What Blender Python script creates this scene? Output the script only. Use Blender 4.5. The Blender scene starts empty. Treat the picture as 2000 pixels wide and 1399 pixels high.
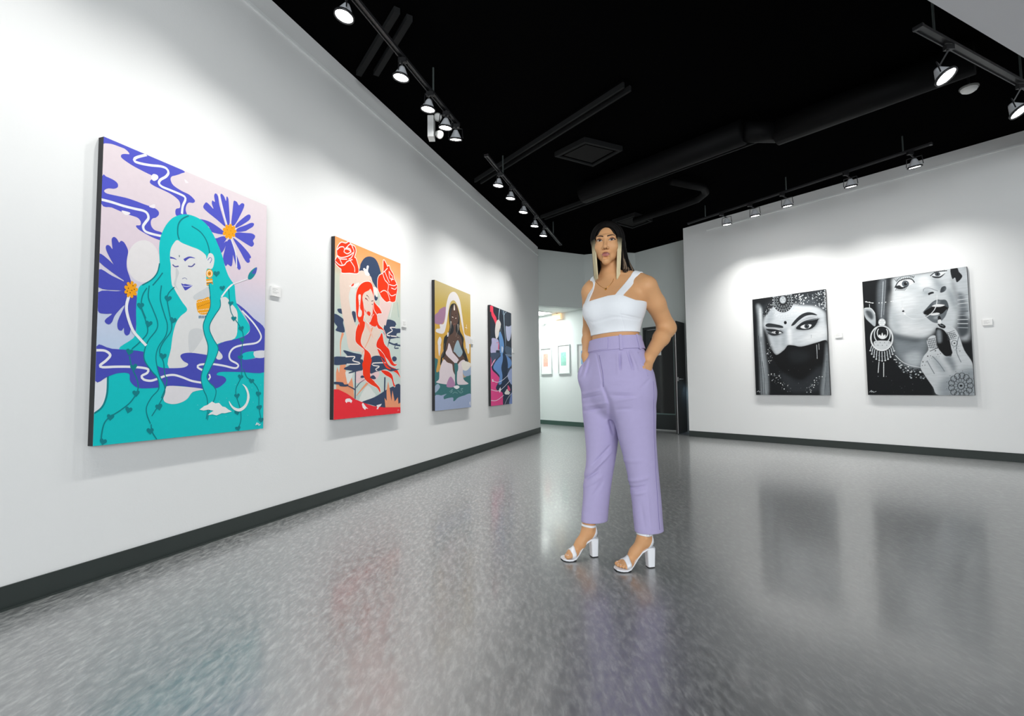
import bpy, bmesh, math, random
import numpy as np
from mathutils import Vector, Matrix
from mathutils.geometry import tessellate_polygon

S = bpy.context.scene
COL = S.collection
PI = math.pi

# ------------------------------------------------------------------ camera, world, light, exposure
cam_d = bpy.data.cameras.new('camera'); cam = bpy.data.objects.new('camera', cam_d); COL.objects.link(cam)
cam_d.sensor_width = 36.0; cam_d.lens = 975 / 2000 * 36; cam_d.clip_start = 0.02
PITCH, ROLL = 0.0565, 0.0117
fw = Vector((0, math.cos(PITCH), math.sin(PITCH))); r0 = Vector((1, 0, 0)); u0 = r0.cross(fw)
rt = r0 * math.cos(ROLL) - u0 * math.sin(ROLL); up = r0 * math.sin(ROLL) + u0 * math.cos(ROLL)
cam.matrix_world = Matrix(((rt.x, up.x, -fw.x, 0), (rt.y, up.y, -fw.y, 0), (rt.z, up.z, -fw.z, 0.9), (0, 0, 0, 1)))
S.camera = cam
S.view_settings.view_transform = 'Standard'; S.view_settings.look = 'None'
S.view_settings.gamma = 1.0; S.view_settings.use_curve_mapping = False
S.view_settings.exposure = 0.0
S.cycles.use_denoising = True
S.cycles.max_bounces = 8; S.cycles.diffuse_bounces = 5; S.cycles.sample_clamp_indirect = 6.0
S.cycles.use_adaptive_sampling = False

W = bpy.data.worlds.new('daylight'); S.world = W; W.use_nodes = True
bgn = W.node_tree.nodes['Background']; bgn.inputs[0].default_value = (0.90, 0.96, 1.0, 1); bgn.inputs[1].default_value = 0.42

def area(name, loc, target, sx, sy, power, col=(1, 1, 1), spread=PI):
    d = bpy.data.lights.new(name, 'AREA'); d.shape = 'RECTANGLE'; d.size = sx; d.size_y = sy; d.energy = power; d.color = col; d.spread = spread
    o = bpy.data.objects.new(name, d); COL.objects.link(o); o.location = loc
    o.rotation_euler = (Vector(target) - Vector(loc)).to_track_quat('-Z', 'Y').to_euler(); return o
# large soft fill lamp added unseen behind the camera, lights person and walls
area('front_fill_lamp', (0.8, -6.0, 2.3), (1.2, 4, 1.5), 5.5, 2.8, 520, (0.93, 0.97, 1.0))
SPOT_L, SPOT_C, SPOT_R = 62, 102, 30

# ------------------------------------------------------------------ helpers
def lin(c):
    if isinstance(c, str):
        c = c.lstrip('#'); c = tuple(int(c[i:i + 2], 16) / 255 for i in (0, 2, 4))
    return tuple((v / 12.92 if v <= 0.04045 else ((v + 0.055) / 1.055) ** 2.4) for v in c)

def mat(name, col, rough=0.5, metal=0.0, spec=0.5, noise=None, bump=None, emit=None, coat=0.0, trans=0.0):
    m = bpy.data.materials.new(name); m.use_nodes = True
    nt = m.node_tree; b = nt.nodes['Principled BSDF']
    c = lin(col) if isinstance(col, str) else col
    b.inputs['Base Color'].default_value = (*c, 1)
    b.inputs['Roughness'].default_value = rough; b.inputs['Metallic'].default_value = metal
    b.inputs['Specular IOR Level'].default_value = spec; b.inputs['Coat Weight'].default_value = coat
    b.inputs['Transmission Weight'].default_value = trans
    tc = nt.nodes.new('ShaderNodeTexCoord')
    if noise:
        sc, amt = noise
        n = nt.nodes.new('ShaderNodeTexNoise'); n.inputs['Scale'].default_value = sc; n.inputs['Detail'].default_value = 4
        nt.links.new(tc.outputs['Object'], n.inputs['Vector'])
        mr = nt.nodes.new('ShaderNodeMapRange'); mr.inputs[3].default_value = 1 - amt; mr.inputs[4].default_value = 1 + amt
        nt.links.new(n.outputs[0], mr.inputs[0])
        mx = nt.nodes.new('ShaderNodeMix'); mx.data_type = 'RGBA'; mx.blend_type = 'MULTIPLY'; mx.inputs[0].default_value = 1
        mx.inputs[6].default_value = (*c, 1); nt.links.new(mr.outputs[0], mx.inputs[7]); nt.links.new(mx.outputs[2], b.inputs['Base Color'])
    if bump:
        sc, st = bump
        n2 = nt.nodes.new('ShaderNodeTexNoise'); n2.inputs['Scale'].default_value = sc; n2.inputs['Detail'].default_value = 6
        nt.links.new(tc.outputs['Object'], n2.inputs['Vector'])
        bp = nt.nodes.new('ShaderNodeBump'); bp.inputs['Strength'].default_value = st; bp.inputs['Distance'].default_value = 0.01
        nt.links.new(n2.outputs[0], bp.inputs['Height']); nt.links.new(bp.outputs[0], b.inputs['Normal'])
    if emit:
        b.inputs['Emission Color'].default_value = (*emit[0], 1); b.inputs['Emission Strength'].default_value = emit[1]
    return m

def attr_mat(name, rough=0.55, spec=0.4, bump=None, aniso=None):
    m = mat(name, (0.5, 0.5, 0.5), rough, spec=spec, bump=bump)
    nt = m.node_tree; a = nt.nodes.new('ShaderNodeAttribute'); a.attribute_name = 'col'
    nt.links.new(a.outputs['Color'], nt.nodes['Principled BSDF'].inputs['Base Color'])
    return m

def link_mesh(name, verts, faces, m, parent=None, smooth=False, cols=None, midx=None):
    me = bpy.data.meshes.new(name); me.from_pydata([tuple(v) for v in verts], [], [tuple(f) for f in faces]); me.update()
    for x in (m if isinstance(m, (list, tuple)) else [m]): me.materials.append(x)
    if midx is not None: me.polygons.foreach_set('material_index', midx)
    if smooth: me.polygons.foreach_set('use_smooth', [True] * len(me.polygons))
    if cols is not None:
        a = me.color_attributes.new('col', 'FLOAT_COLOR', 'POINT')
        buf = np.ones((len(verts), 4), np.float32); buf[:, :3] = np.asarray(cols, np.float32)[:, :3]
        a.data.foreach_set('color', buf.ravel())
    o = bpy.data.objects.new(name, me); COL.objects.link(o)
    if parent: o.parent = parent
    return o

class MB:
    """collects shapes, builds ONE mesh object"""
    def __init__(s): s.v = []; s.f = []
    def add(s, vs, fs):
        n = len(s.v); s.v += [Vector(v) for v in vs]; s.f += [tuple(i + n for i in f) for f in fs]; return s
    def box(s, lo, hi, M=None, bevel=0):
        x0, y0, z0 = lo; x1, y1, z1 = hi
        vs = [Vector(p) for p in ((x0, y0, z0), (x1, y0, z0), (x1, y1, z0), (x0, y1, z0), (x0, y0, z1), (x1, y0, z1), (x1, y1, z1), (x0, y1, z1))]
        if M is not None: vs = [M @ v for v in vs]
        return s.add(vs, [(0, 3, 2, 1), (4, 5, 6, 7), (0, 1, 5, 4), (1, 2, 6, 5), (2, 3, 7, 6), (3, 0, 4, 7)])
    def prism(s, poly, z0, z1):
        n = len(poly); a = sum(poly[i][0] * poly[(i + 1) % n][1] - poly[(i + 1) % n][0] * poly[i][1] for i in range(n))
        if a < 0: poly = poly[::-1]
        vs = [(p[0], p[1], z0) for p in poly] + [(p[0], p[1], z1) for p in poly]
        return s.add(vs, [tuple(range(n - 1, -1, -1)), tuple(range(n, 2 * n))] + [(i, (i + 1) % n, (i + 1) % n + n, i + n) for i in range(n)])
    def lathe(s, prof, M=None, n=20):
        """prof: (r, z) from bottom to top; closed where r == 0"""
        vs = []; fs = []
        for r, z in prof:
            for k in range(n):
                a = 2 * PI * k / n; v = Vector((r * math.cos(a), r * math.sin(a), z)); vs.append(M @ v if M is not None else v)
        for i in range(len(prof) - 1):
            for k in range(n):
                a, b = i * n + k, i * n + (k + 1) % n; fs.append((a, b, b + n, a + n))
        return s.add(vs, fs)
    def tube(s, pts, r, n=8, cap=True):
        pts = [Vector(p) for p in pts]; rs = r if isinstance(r, (list, tuple)) else [r] * len(pts)
        vs = []; fs = []; prev = None
        for i, p in enumerate(pts):
            t = (pts[min(i + 1, len(pts) - 1)] - pts[max(i - 1, 0)]).normalized()
            if prev is None:
                a = t.cross(Vector((0, 0, 1)));
                if a.length < 1e-3: a = t.cross(Vector((1, 0, 0)))
            else: a = prev - t * prev.dot(t)
            a.normalize(); prev = a; b = t.cross(a)
            for k in range(n):
                q = 2 * PI * k / n; vs.append(p + (a * math.cos(q) + b * math.sin(q)) * rs[i])
        for i in range(len(pts) - 1):
            for k in range(n):
                c, d = i * n + k, i * n + (k + 1) % n; fs.append((c, d, d + n, c + n))
        if cap: fs += [tuple(range(n - 1, -1, -1)), tuple(range((len(pts) - 1) * n, len(pts) * n))]
        return s.add(vs, fs)
    def build(s, name, m, parent=None, smooth=False):
        return link_mesh(name, s.v, s.f, m, parent, smooth)

def tag(o, label=None, cat=None, group=None, kind=None):
    if label: o['label'] = label
    if cat: o['category'] = cat
    if group: o['group'] = group
    if kind: o['kind'] = kind
    return o
def thing(name, loc, label, cat, group=None, rot=None):
    o = bpy.data.objects.new(name, None); COL.objects.link(o); o.location = loc; o.empty_display_size = 0.1
    if rot is not None: o.rotation_euler = rot
    return tag(o, label, cat, group)
def struct(o, label=None): return tag(o, label, kind='structure')
def flat(o):
    return o

# ------------------------------------------------------------------ materials of the room
M_wall = mat('wall_paint', '#e4e5e4', 0.6, spec=0.25, noise=(1.3, 0.015), bump=(90, 0.05))
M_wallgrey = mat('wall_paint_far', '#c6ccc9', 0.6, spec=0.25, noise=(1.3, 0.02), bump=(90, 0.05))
M_trim = mat('white_trim', '#eceeed', 0.4)
M_base = mat('rubber_baseboard', '#2f3634', 0.42, spec=0.45, noise=(6, 0.12))
M_ceil = mat('black_ceiling', (0.0022, 0.0022, 0.0024), 0.95, spec=0.0)
M_ceil2 = mat('black_fittings', (0.010, 0.0105, 0.011), 0.75, spec=0.2)
M_vent = mat('vent_paint', (0.013, 0.013, 0.013), 0.8, spec=0.1)
M_soffit = mat('soffit_paint', '#cfcfd2', 0.7, spec=0.2, bump=(90, 0.04))
M_black = mat('black_metal', (0.012, 0.012, 0.013), 0.35, spec=0.5)
M_rail = mat('rail_black', (0.03, 0.03, 0.032), 0.35, metal=0.4, spec=0.5)
M_lamphouse = mat('lamp_ceramic', '#c9ccd0', 0.35)
M_lens = mat('lamp_lens', (1, 1, 1), 0.3, emit=((1.0, 0.99, 0.97), 22))
M_door = mat('black_door_paint', (0.016, 0.022, 0.022), 0.35, spec=0.5)
M_glass = mat('dark_glass', (0.004, 0.004, 0.005), 0.08, spec=0.6)
M_steel = mat('brushed_steel', (0.6, 0.6, 0.6), 0.3, metal=1.0)
M_white = mat('white_plastic', '#e8e8e6', 0.4)
M_greyplastic = mat('grey_plastic', '#a9aaa6', 0.45)
M_inkgrey = mat('grey_ink', '#bcbdbb', 0.6)

# marbled linoleum
def floor_mat():
    m = bpy.data.materials.new('marbled_linoleum'); m.use_nodes = True; nt = m.node_tree; b = nt.nodes['Principled BSDF']
    N = nt.nodes.new; L = nt.links.new
    tc = N('ShaderNodeTexCoord'); mp = N('ShaderNodeMapping'); mp.inputs['Rotation'].default_value = (0, 0, 0.75); mp.inputs['Scale'].default_value = (1.0, 0.32, 1)
    L(tc.outputs['Object'], mp.inputs[0])
    n1 = N('ShaderNodeTexNoise'); n1.inputs['Scale'].default_value = 48; n1.inputs['Detail'].default_value = 9; n1.inputs['Roughness'].default_value = 0.72; n1.inputs['Distortion'].default_value = 0.35
    n2 = N('ShaderNodeTexNoise'); n2.inputs['Scale'].default_value = 60; n2.inputs['Detail'].default_value = 6; n2.inputs['Distortion'].default_value = 0.3
    n3 = N('ShaderNodeTexNoise'); n3.inputs['Scale'].default_value = 1.1; n3.inputs['Detail'].default_value = 3
    for n in (n1, n2, n3): L(mp.outputs[0], n.inputs['Vector'])
    add = N('ShaderNodeMath'); add.operation = 'MULTIPLY_ADD'; add.inputs[1].default_value = 0.35; L(n2.outputs[0], add.inputs[0]); L(n1.outputs[0], add.inputs[2])
    add2 = N('ShaderNodeMath'); add2.operation = 'MULTIPLY_ADD'; add2.inputs[1].default_value = 0.16; L(n3.outputs[0], add2.inputs[0]); L(add.outputs[0], add2.inputs[2])
    cr = N('ShaderNodeValToRGB'); e = cr.color_ramp.elements
    e[0].position = 0.54; e[0].color = (*lin('#3c4042'), 1); e[1].position = 0.95; e[1].color = (*lin('#8f9290'), 1)
    k = cr.color_ramp.elements.new(0.74); k.color = (*lin('#5d6060'), 1)
    L(add2.outputs[0], cr.inputs[0]); L(cr.outputs[0], b.inputs['Base Color'])
    rr = N('ShaderNodeMapRange'); rr.inputs[1].default_value = 0.35; rr.inputs[2].default_value = 0.65; rr.inputs[3].default_value = 0.32; rr.inputs[4].default_value = 0.52; b.inputs['Coat Weight'].default_value = 0.6; b.inputs['Coat Roughness'].default_value = 0.13
    L(n1.outputs[0], rr.inputs[0]); L(rr.outputs[0], b.inputs['Roughness'])
    b.inputs['IOR'].default_value = 3.9; b.inputs['Specular IOR Level'].default_value = 0.5
    bp = N('ShaderNodeBump'); bp.inputs['Strength'].default_value = 0.10; bp.inputs['Distance'].default_value = 0.004; L(add2.outputs[0], bp.inputs['Height']); L(bp.outputs[0], b.inputs['Normal'])
    return m
M_floor = floor_mat()

# ------------------------------------------------------------------ the room (plan coordinates in metres, camera at the origin, 0.9 m up)
PHL, DL = 0.3335, 2.692; PHC, DC = -0.6685, 7.7886
uL = Vector((math.sin(PHL), math.cos(PHL), 0)); nL = Vector((math.cos(PHL), -math.sin(PHL), 0))        # nL points into the room
uC = Vector((-math.sin(PHC), -math.cos(PHC), 0)); nC = Vector((-math.cos(PHC), math.sin(PHC), 0))       # uC runs to the right along the wall
L_END = Vector((0.537, 9.775, 0)); C_END = Vector((3.054, 8.70, 0))
HT = 3.655
def wall(name, a, b, n, t, z0, z1, m, parent=None):
    """straight wall: face on the segment a-b, thickness t away from the room (n points into the room)"""
    p = [a, b, b - n * t, a - n * t]
    return MB().prism([(q.x, q.y) for q in p], z0, z1).build(name, m, parent)
def strip(name, a, b, n, t, z0, z1, m, toe=None):
    mb = MB(); p = [a, b, b + n * t, a + n * t]; mb.prism([(q.x, q.y) for q in p], z0, z1)
    if toe: p = [a, b, b + n * toe, a + n * toe]; mb.prism([(q.x, q.y) for q in p], z0, z0 + 0.006)
    return mb.build(name, m)
fl = MB().prism([(-5.5, -3.2), (9.5, -3.2), (9.5, 15), (-5.5, 15)], -0.1, 0).build('floor', M_floor); struct(fl, 'grey marbled linoleum floor with a soft sheen')
L0 = L_END - uL * 14.2
struct(wall('wall_left', L0, L_END, nL, 0.14, 0, HT, M_wall), 'long white gallery wall on the left')
tz = 3.475
struct(strip('trim_1', L0, L_END, nL, 0.012, tz, tz + 0.022, M_trim), 'thin white picture rail near the top of the left wall')
struct(strip('baseboard_left', L0, L_END, nL, 0.008, 0, 0.098, M_base, toe=0.022), 'dark rubber baseboard of the left wall')
C1 = C_END + uC * 11.5
struct(wall('wall_right', C_END, C1, nC, 0.16, 0, HT, M_wall), 'white gallery wall on the right')
struct(strip('trim_2', C_END + uC * 0.45, C1, nC, 0.012, 3.50, 3.52, M_trim), 'thin white picture rail near the top of the right wall')
struct(strip('baseboard_right', C_END, C1, nC, 0.008, 0, 0.098, M_base, toe=0.012), 'dark rubber baseboard of the right wall')
# header wall above the opening to the far room
A0 = Vector((0.40, 9.852, 0)); A1 = Vector((1.549, 10.397, 0)); X1 = Vector((2.03, 10.20, 0)); B0 = Vector((2.596, 10.307, 0)); B1 = Vector((3.75, 8.815, 0))
def nrm(a, b): d = (b - a).normalized(); return Vector((d.y, -d.x, 0))
HZ = 2.507
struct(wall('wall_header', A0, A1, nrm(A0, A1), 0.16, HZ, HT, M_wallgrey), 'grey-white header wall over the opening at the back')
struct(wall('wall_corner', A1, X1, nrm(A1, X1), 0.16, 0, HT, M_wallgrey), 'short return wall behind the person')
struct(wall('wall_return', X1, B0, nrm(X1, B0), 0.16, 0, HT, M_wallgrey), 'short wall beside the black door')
uB = (B1 - B0).normalized(); nB = nrm(B0, B1)
D0 = B0 + uB * 0.155; D1 = B0 + uB * 1.06
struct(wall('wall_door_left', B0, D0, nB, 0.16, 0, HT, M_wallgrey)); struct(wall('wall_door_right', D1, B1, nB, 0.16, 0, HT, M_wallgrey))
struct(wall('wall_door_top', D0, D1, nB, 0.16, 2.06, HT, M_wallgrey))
# far room
F0 = Vector((-0.6, 13.55, 0)); F1 = Vector((2.08, 10.157, 0)); nF = -Vector((0.785, 0.62, 0)).normalized(); uF = Vector((0.62, -0.785, 0)).normalized()
Fp = Vector((0.664, 11.947, 0)); F0 = Fp - uF * 2.4; F1 = Fp + uF * 1.75
M_wallfar = mat('far_room_wall', '#e6ebe9', 0.6, spec=0.25)
struct(wall('wall_far', F0, F1, nF, 0.12, 0, 2.56, M_wallfar), 'white wall of the far room with small framed prints')
struct(strip('baseboard_far', F0, F1, nF, 0.008, 0, 0.098, mat('green_baseboard', '#35544a', 0.45)), 'dark green baseboard of the far room')
G0 = Vector((-1.6, 10.4, 0))
struct(wall('wall_far_left', G0, F0 + nF * 0.0, nrm(F0, G0) * 1.0, 0.1, 0, 2.7, M_wallfar))
A0n = nrm(A0, A1)
fc = MB().prism([(-1.7, 10.2), (A0.x - 0.1, A0.y + 0.16), (A1.x - A0n.x * 0.15, A1.y - A0n.y * 0.15), (2.2, 10.4), (F1.x, F1.y + 0.3), (F0.x, F0.y + 0.4)], 2.56, 2.66).build('ceiling_far', mat('far_ceiling', '#dfe3e1', 0.8)); struct(fc, 'low white ceiling of the far room')
# ceiling and soffit
cl = MB().prism([(-5.5, -1.2), (9.5, -1.2), (9.5, 15), (-5.5, 15)], HT, HT + 0.1).build('ceiling', M_ceil); struct(cl, 'black open ceiling')
e0 = Vector((2.643, 3.015, 0)); e1 = Vector((3.842, 3.591, 0)); ed = (e1 - e0).normalized(); en = Vector((ed.y, -ed.x, 0))
q = [e0 - ed * 2.2, e1 + ed * 3.2, e1 + ed * 3.2 + en * 2.6, e0 - ed * 2.2 + en * 2.6]
struct(MB().prism([(p.x, p.y) for p in q], 3.30, HT - 0.002).build('ceiling_soffit', M_soffit), 'dropped pale soffit at the upper right')

# ------------------------------------------------------------------ ceiling fittings, nearly black
def bar(name, a, b, w, h, z, label, cat, group=None, m=None):
    a = Vector((*a, 0)); b = Vector((*b, 0)); d = (b - a).normalized(); n = Vector((d.y, -d.x, 0)) * w / 2
    o = MB().prism([((a + n).x, (a + n).y), ((b + n).x, (b + n).y), ((b - n).x, (b - n).y), ((a - n).x, (a - n).y)], z, z + h).build(name, m or M_ceil2)
    return tag(o, label, cat, group)
bar('steel_channel', (-1.30, 4.18), (-0.80, 3.456), 0.045, 0.045, 3.60, 'faint black ceiling bar behind the near left rail, left of two', 'ceiling bar')
bar('steel_channel', (-1.15, 4.18), (-0.725, 3.532), 0.045, 0.045, 3.60, 'faint black ceiling bar behind the near left rail, right of two', 'ceiling bar')
def channel(a, b, label):
    t = thing('ceiling_channel', (0, 0, 0), label, 'ceiling channel'); A = Vector((*a, 0)); B = Vector((*b, 0)); d = (B - A).normalized(); n = Vector((d.y, -d.x, 0)) * 0.045
    for s in (-1, 1):
        p, q2 = A + n * s, B + n * s; w = d.cross(Vector((0, 0, 1))) * 0.011
        MB().prism([((p + w).x, (p + w).y), ((q2 + w).x, (q2 + w).y), ((q2 - w).x, (q2 - w).y), ((p - w).x, (p - w).y)], 3.57, 3.62).build('flange', M_ceil2, t)
    MB().prism([((A + n).x, (A + n).y), ((B + n).x, (B + n).y), ((B - n).x, (B - n).y), ((A - n).x, (A - n).y)], 3.62, 3.652).build('web', M_ceil, t)
channel((-0.42, 6.42), (1.07, 4.37), 'black twin-flanged ceiling channel ending above the far left rail')
channel((0.52, 7.87), (2.825, 5.252), 'long black twin-flanged ceiling channel behind the square vent')
def vent(pts, label):
    c = sum((Vector((*p, 0)) for p in pts), Vector()) / 4; t = thing('ceiling_vent', c + Vector((0, 0, 3.60)), label, 'ceiling vent')
    def ring(k): return [((c + (Vector((*p, 0)) - c) * k).x - c.x, (c + (Vector((*p, 0)) - c) * k).y - c.y) for p in pts]
    o, i = ring(1.0), ring(0.86); mb = MB()
    for k in range(4):
        j = (k + 1) % 4; mb.prism([o[k], o[j], i[j], i[k]], -0.012, 0.045)
    mb.build('frame', M_ceil2, t)
    MB().prism(ring(0.72), -0.004, 0.02).build('diffuser_plate', M_vent, t)
    for kk in (0.80,):
        o2, i2 = ring(0.82), ring(0.78); mb = MB()
        for k in range(4): j = (k + 1) % 4; mb.prism([o2[k], o2[j], i2[j], i2[k]], -0.002, 0.03)
        mb.build('louver_ring', M_ceil, t)
vent([(0.528, 5.727), (0.832, 5.371), (1.30, 5.595), (1.025, 6.009)], 'square black ceiling vent nearest the middle of the room')
vent([(1.687, 8.159), (1.982, 7.80), (2.349, 8.10), (2.101, 8.466)], 'square black ceiling vent above the head of the person')
t = thing('air_duct', (0, 0, 0), 'long black round air duct crossing the ceiling with a stepped joint', 'duct')
M_duct = mat('duct_black', (0.0035, 0.0035, 0.0038), 0.6, spec=0.10)
MB().tube([(1.0, 6.65, 3.5), (2.42, 5.03, 3.5)], 0.13, 16).build('duct_section', M_duct, t, True)
MB().tube([(2.42, 5.03, 3.5), (2.78, 5.05, 3.5)], 0.10, 16).build('duct_joint', M_duct, t, True)
MB().tube([(2.78, 5.05, 3.5), (3.75, 3.88, 3.5)], 0.13, 16).build('duct_section', M_duct, t, True)
pts = [(2.0, 7.9, 3.54), (2.45, 7.35, 3.54), (2.68, 7.0, 3.54), (2.70, 6.75, 3.54), (2.60, 6.58, 3.54), (2.10, 6.35, 3.54)]
tag(MB().tube(pts, 0.05, 12).build('flexible_duct', M_duct, None, True), 'bent black flexible duct on the ceiling over the right wall', 'duct')

# ------------------------------------------------------------------ track rails and spotlights
def rail(p0, p1, label, hang=(), w=0.036, h=0.022):
    p0 = Vector(p0); p1 = Vector(p1); d = (p1 - p0); ln = d.length; d.normalize(); t = thing('track_rail', p0, label, 'track rail')
    Mx = Matrix(((d.x, -d.y, 0, 0), (d.y, d.x, 0, 0), (0, 0, 1, 0), (0, 0, 0, 1)))
    for s in (-1, 1): MB().box((0, s * w / 2 - 0.004, 0), (ln, s * w / 2 + 0.004, h), Mx).build('rail_side', M_rail, t)
    MB().box((0, -w / 2, h * 0.5), (ln, w / 2, h), Mx).build('rail_back', M_black, t)
    MB().box((-0.012, -w / 2 - 0.006, -0.002), (0.012, w / 2 + 0.006, h + 0.002), Mx).build('end_cap', M_rail, t)
    MB().box((ln - 0.012, -w / 2 - 0.006, -0.002), (ln + 0.012, w / 2 + 0.006, h + 0.002), Mx).build('end_cap', M_rail, t)
    for k in hang:
        q = d * (ln * k); MB().tube([(q.x, q.y, h), (q.x, q.y, HT - p0.z - 0.001)], 0.008, 8).build('hanger_rod', M_rod, t)
    return t
M_rod = mat('conduit_grey', (0.10, 0.12, 0.115), 0.4, metal=0.5)
def spotlight(railp, lens, aim, label, group, power, size=1.0, cone=108):
    """a track head: adapter, stem, yoke, housing with a white cone and a lit lens; the spot lamp sits in the lens"""
    railp = Vector(railp); lens = Vector(lens); a = (Vector(aim) - lens).normalized()
    t = thing('track_spotlight', railp, label, 'spotlight', group)
    rel = lens - railp
    MB().box((-0.03, -0.016, -0.035), (0.03, 0.016, -0.001)).build('track_adapter', M_black, t)
    piv = rel - a * 0.055 * size
    top = Vector((piv.x, piv.y, min(-0.03, piv.z + 0.05)))
    MB().tube([(0, 0, -0.03), top], 0.007, 8).build('stem', M_black, t)
    zq = a.to_track_quat('-Z', 'Y').to_matrix().to_4x4(); zq.translation = rel
    # side = horizontal axis of the yoke
    s = a.cross(Vector((0, 0, 1)));
    if s.length < 0.05: s = Vector((1, 0, 0))
    s.normalize(); R = 0.068 * size
    MB().tube([top, top + s * R * 0.9, rel + s * R - a * 0.02], 0.0045, 6).tube([top, top - s * R * 0.9, rel - s * R - a * 0.02], 0.0045, 6).build('yoke', M_black, t)
    MB().lathe([(0.0, 0.085 * size), (0.018 * size, 0.085 * size), (0.026 * size, 0.07 * size), (0.050 * size, 0.022 * size), (0.058 * size, 0.008 * size)], zq, 24).build('lamp_cone', M_lamphouse, t, True)
    MB().lathe([(0.0585 * size, 0.012 * size), (0.064 * size, 0.010 * size), (0.064 * size, -0.004 * size), (0.056 * size, -0.004 * size), (0.056 * size, 0.006 * size)], zq, 24).build('bezel', M_black, t, True)
    MB().lathe([(0.0, 0.0), (0.030 * size, 0.001 * size), (0.0555 * size, 0.004 * size)][::-1], zq, 24).build('lens', M_lens, t, True)
    d = bpy.data.lights.new('spot_lamp', 'SPOT'); d.energy = power; d.spot_size = math.radians(cone); d.spot_blend = 1.0; d.shadow_soft_size = 0.035; d.color = (1.0, 0.985, 0.96)
    o = bpy.data.objects.new('spot_lamp', d); COL.objects.link(o); o.parent = t; o.location = rel + a * 0.012
    o.rotation_euler = a.to_track_quat('-Z', 'Y').to_euler()
    return t
def wall_pt(P, n, dist, z):      # foot of P on the wall at height z
    P = Vector(P); return Vector((P.x, P.y, 0)) - Vector((n.x, n.y, 0)) * dist + Vector((0, 0, z))
RL0 = (-2.02, -0.20, 3.40); RL1 = (-0.498, 4.645, 3.40); RM0 = (-0.253, 5.302, 3.40); RM1 = (0.89, 8.766, 3.40)
rail(RL0, RL1, 'near black lighting rail along the top of the left wall', (0.35, 0.9))
rail(RM0, RM1, 'far black lighting rail along the top of the left wall', (0.15, 0.85))
def on_seg(a, b, P):
    a = Vector(a); b = Vector(b); d = b - a; k = max(0, min(1, (Vector((P[0], P[1], a.z)) - a).dot(d) / d.dot(d))); return a + d * k
names5 = ['largest spotlight, first on the near left rail from the front', 'second spotlight on the near left rail from the front', 'third spotlight on the near left rail', 'fourth spotlight on the near left rail', 'last spotlight at the back end of the near left rail']
near = [(-1.037, 3.031), (-0.819, 3.665), (-0.687, 4.104), (-0.58, 4.409), (-0.512, 4.627)]
aimL = [2.95, 3.75, 4.35, 4.65, 5.1]
dist_L = lambda P: DL - (-math.cos(PHL) * P[0] + math.sin(PHL) * P[1])
for (x, y), nm, dv in zip(near, names5, (-.45, -.1, .0, .25, .75)):
    r = on_seg(RL0, RL1, (x, y)); w = wall_pt((x, y, 0), nL, dist_L((x, y)), 0.0) + uL * dv + nL * 0.28
    spotlight(r, (x, y, 3.25), w, nm + ', white cone and lit lens', 'spotlights on the near left rail', SPOT_L)
for k, (x, y) in enumerate([(-1.245, 2.40), (-1.47, 1.72), (-1.72, 0.95)]):
    r = on_seg(RL0, RL1, (x, y)); w = wall_pt((x, y, 0), nL, dist_L((x, y)), 0.2)
    spotlight(r, (x, y, 3.25), w, ('first', 'second', 'third')[k] + ' spotlight behind the largest one on the near left rail, out of view', 'spotlights on the near left rail', SPOT_L * 0.75)
namesM = ['first', 'second', 'third', 'fourth', 'last']
for (x, y), nm in zip([(-0.138, 5.732), (0.004, 6.136), (0.176, 6.64), (0.355, 7.232), (0.513, 7.714)], namesM):
    r = on_seg(RM0, RM1, (x, y)); w = wall_pt((x, y, 0), nL, dist_L((x, y)), 0.0) + nL * 0.28
    spotlight(r, (x, y, 3.25), w, nm + ' of the five lit spotlights on the far left rail, counted from the front', 'spotlights on the far left rail', SPOT_L)
RC0 = (2.84, 7.83, 3.45); RC1 = (4.548, 5.254, 3.45)
rail(RC0, RC1, 'thin black lighting rail along the top of the right wall', (0.1, 0.5, 0.92), w=0.03)
dist_C = lambda P: DC - (math.cos(PHC) * P[0] - math.sin(PHC) * P[1])
for (x, y), nm in zip([(3.273, 7.419), (3.515, 7.042), (3.769, 6.662), (4.191, 6.011), (4.546, 5.475)], ['leftmost', 'second from the left', 'middle one', 'fourth from the left', 'rightmost']):
    r = on_seg(RC0, RC1, (x, y)); w = wall_pt((x, y, 0), nC, abs(dist_C((x, y))), 0.0) + nC * 0.2
    spotlight(r, (x, y, 3.30), w, nm + ' of five small spotlights hanging in front of the right wall', 'spotlights on the right rail', SPOT_C, 1.12)
RR0 = (2.82, 3.30, 3.32); RR1 = (5.3, 4.49, 3.32)
rail(RR0, RR1, 'dark lighting rail under the pale soffit at the upper right', (0.075, 0.56), w=0.05)
for (x, y), nm in zip([(3.166, 3.494), (4.187, 3.974)], ['large glaring spotlight below the pale soffit, left of the smoke detector', 'large glaring spotlight below the pale soffit, right of the smoke detector']):
    r = on_seg(RR0, RR1, (x, y)); tgt = Vector((x + 0.9, y - 1.3, 0))
    spotlight(r, (x, y, 3.10), (tgt.x, tgt.y, 0.5), nm, 'spotlights under the soffit', SPOT_R, 1.15, 60)
# smoke detector on a drop stem
t = thing('smoke_detector', (3.969, 4.17, HT), 'white domed smoke detector on a stem beside the large spotlight', 'smoke detector')
MB().tube([(0, 0, 0), (0, 0, -0.22)], 0.008, 8).build('stem', M_black, t)
MB().lathe([(0, -0.275), (0.03, -0.272), (0.052, -0.258), (0.06, -0.24)], None, 24).build('cover', M_white, t, True)
MB().lathe([(0.066, -0.24), (0.068, -0.225), (0, -0.222)], None, 24).build('base', M_greyplastic, t, True)
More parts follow.
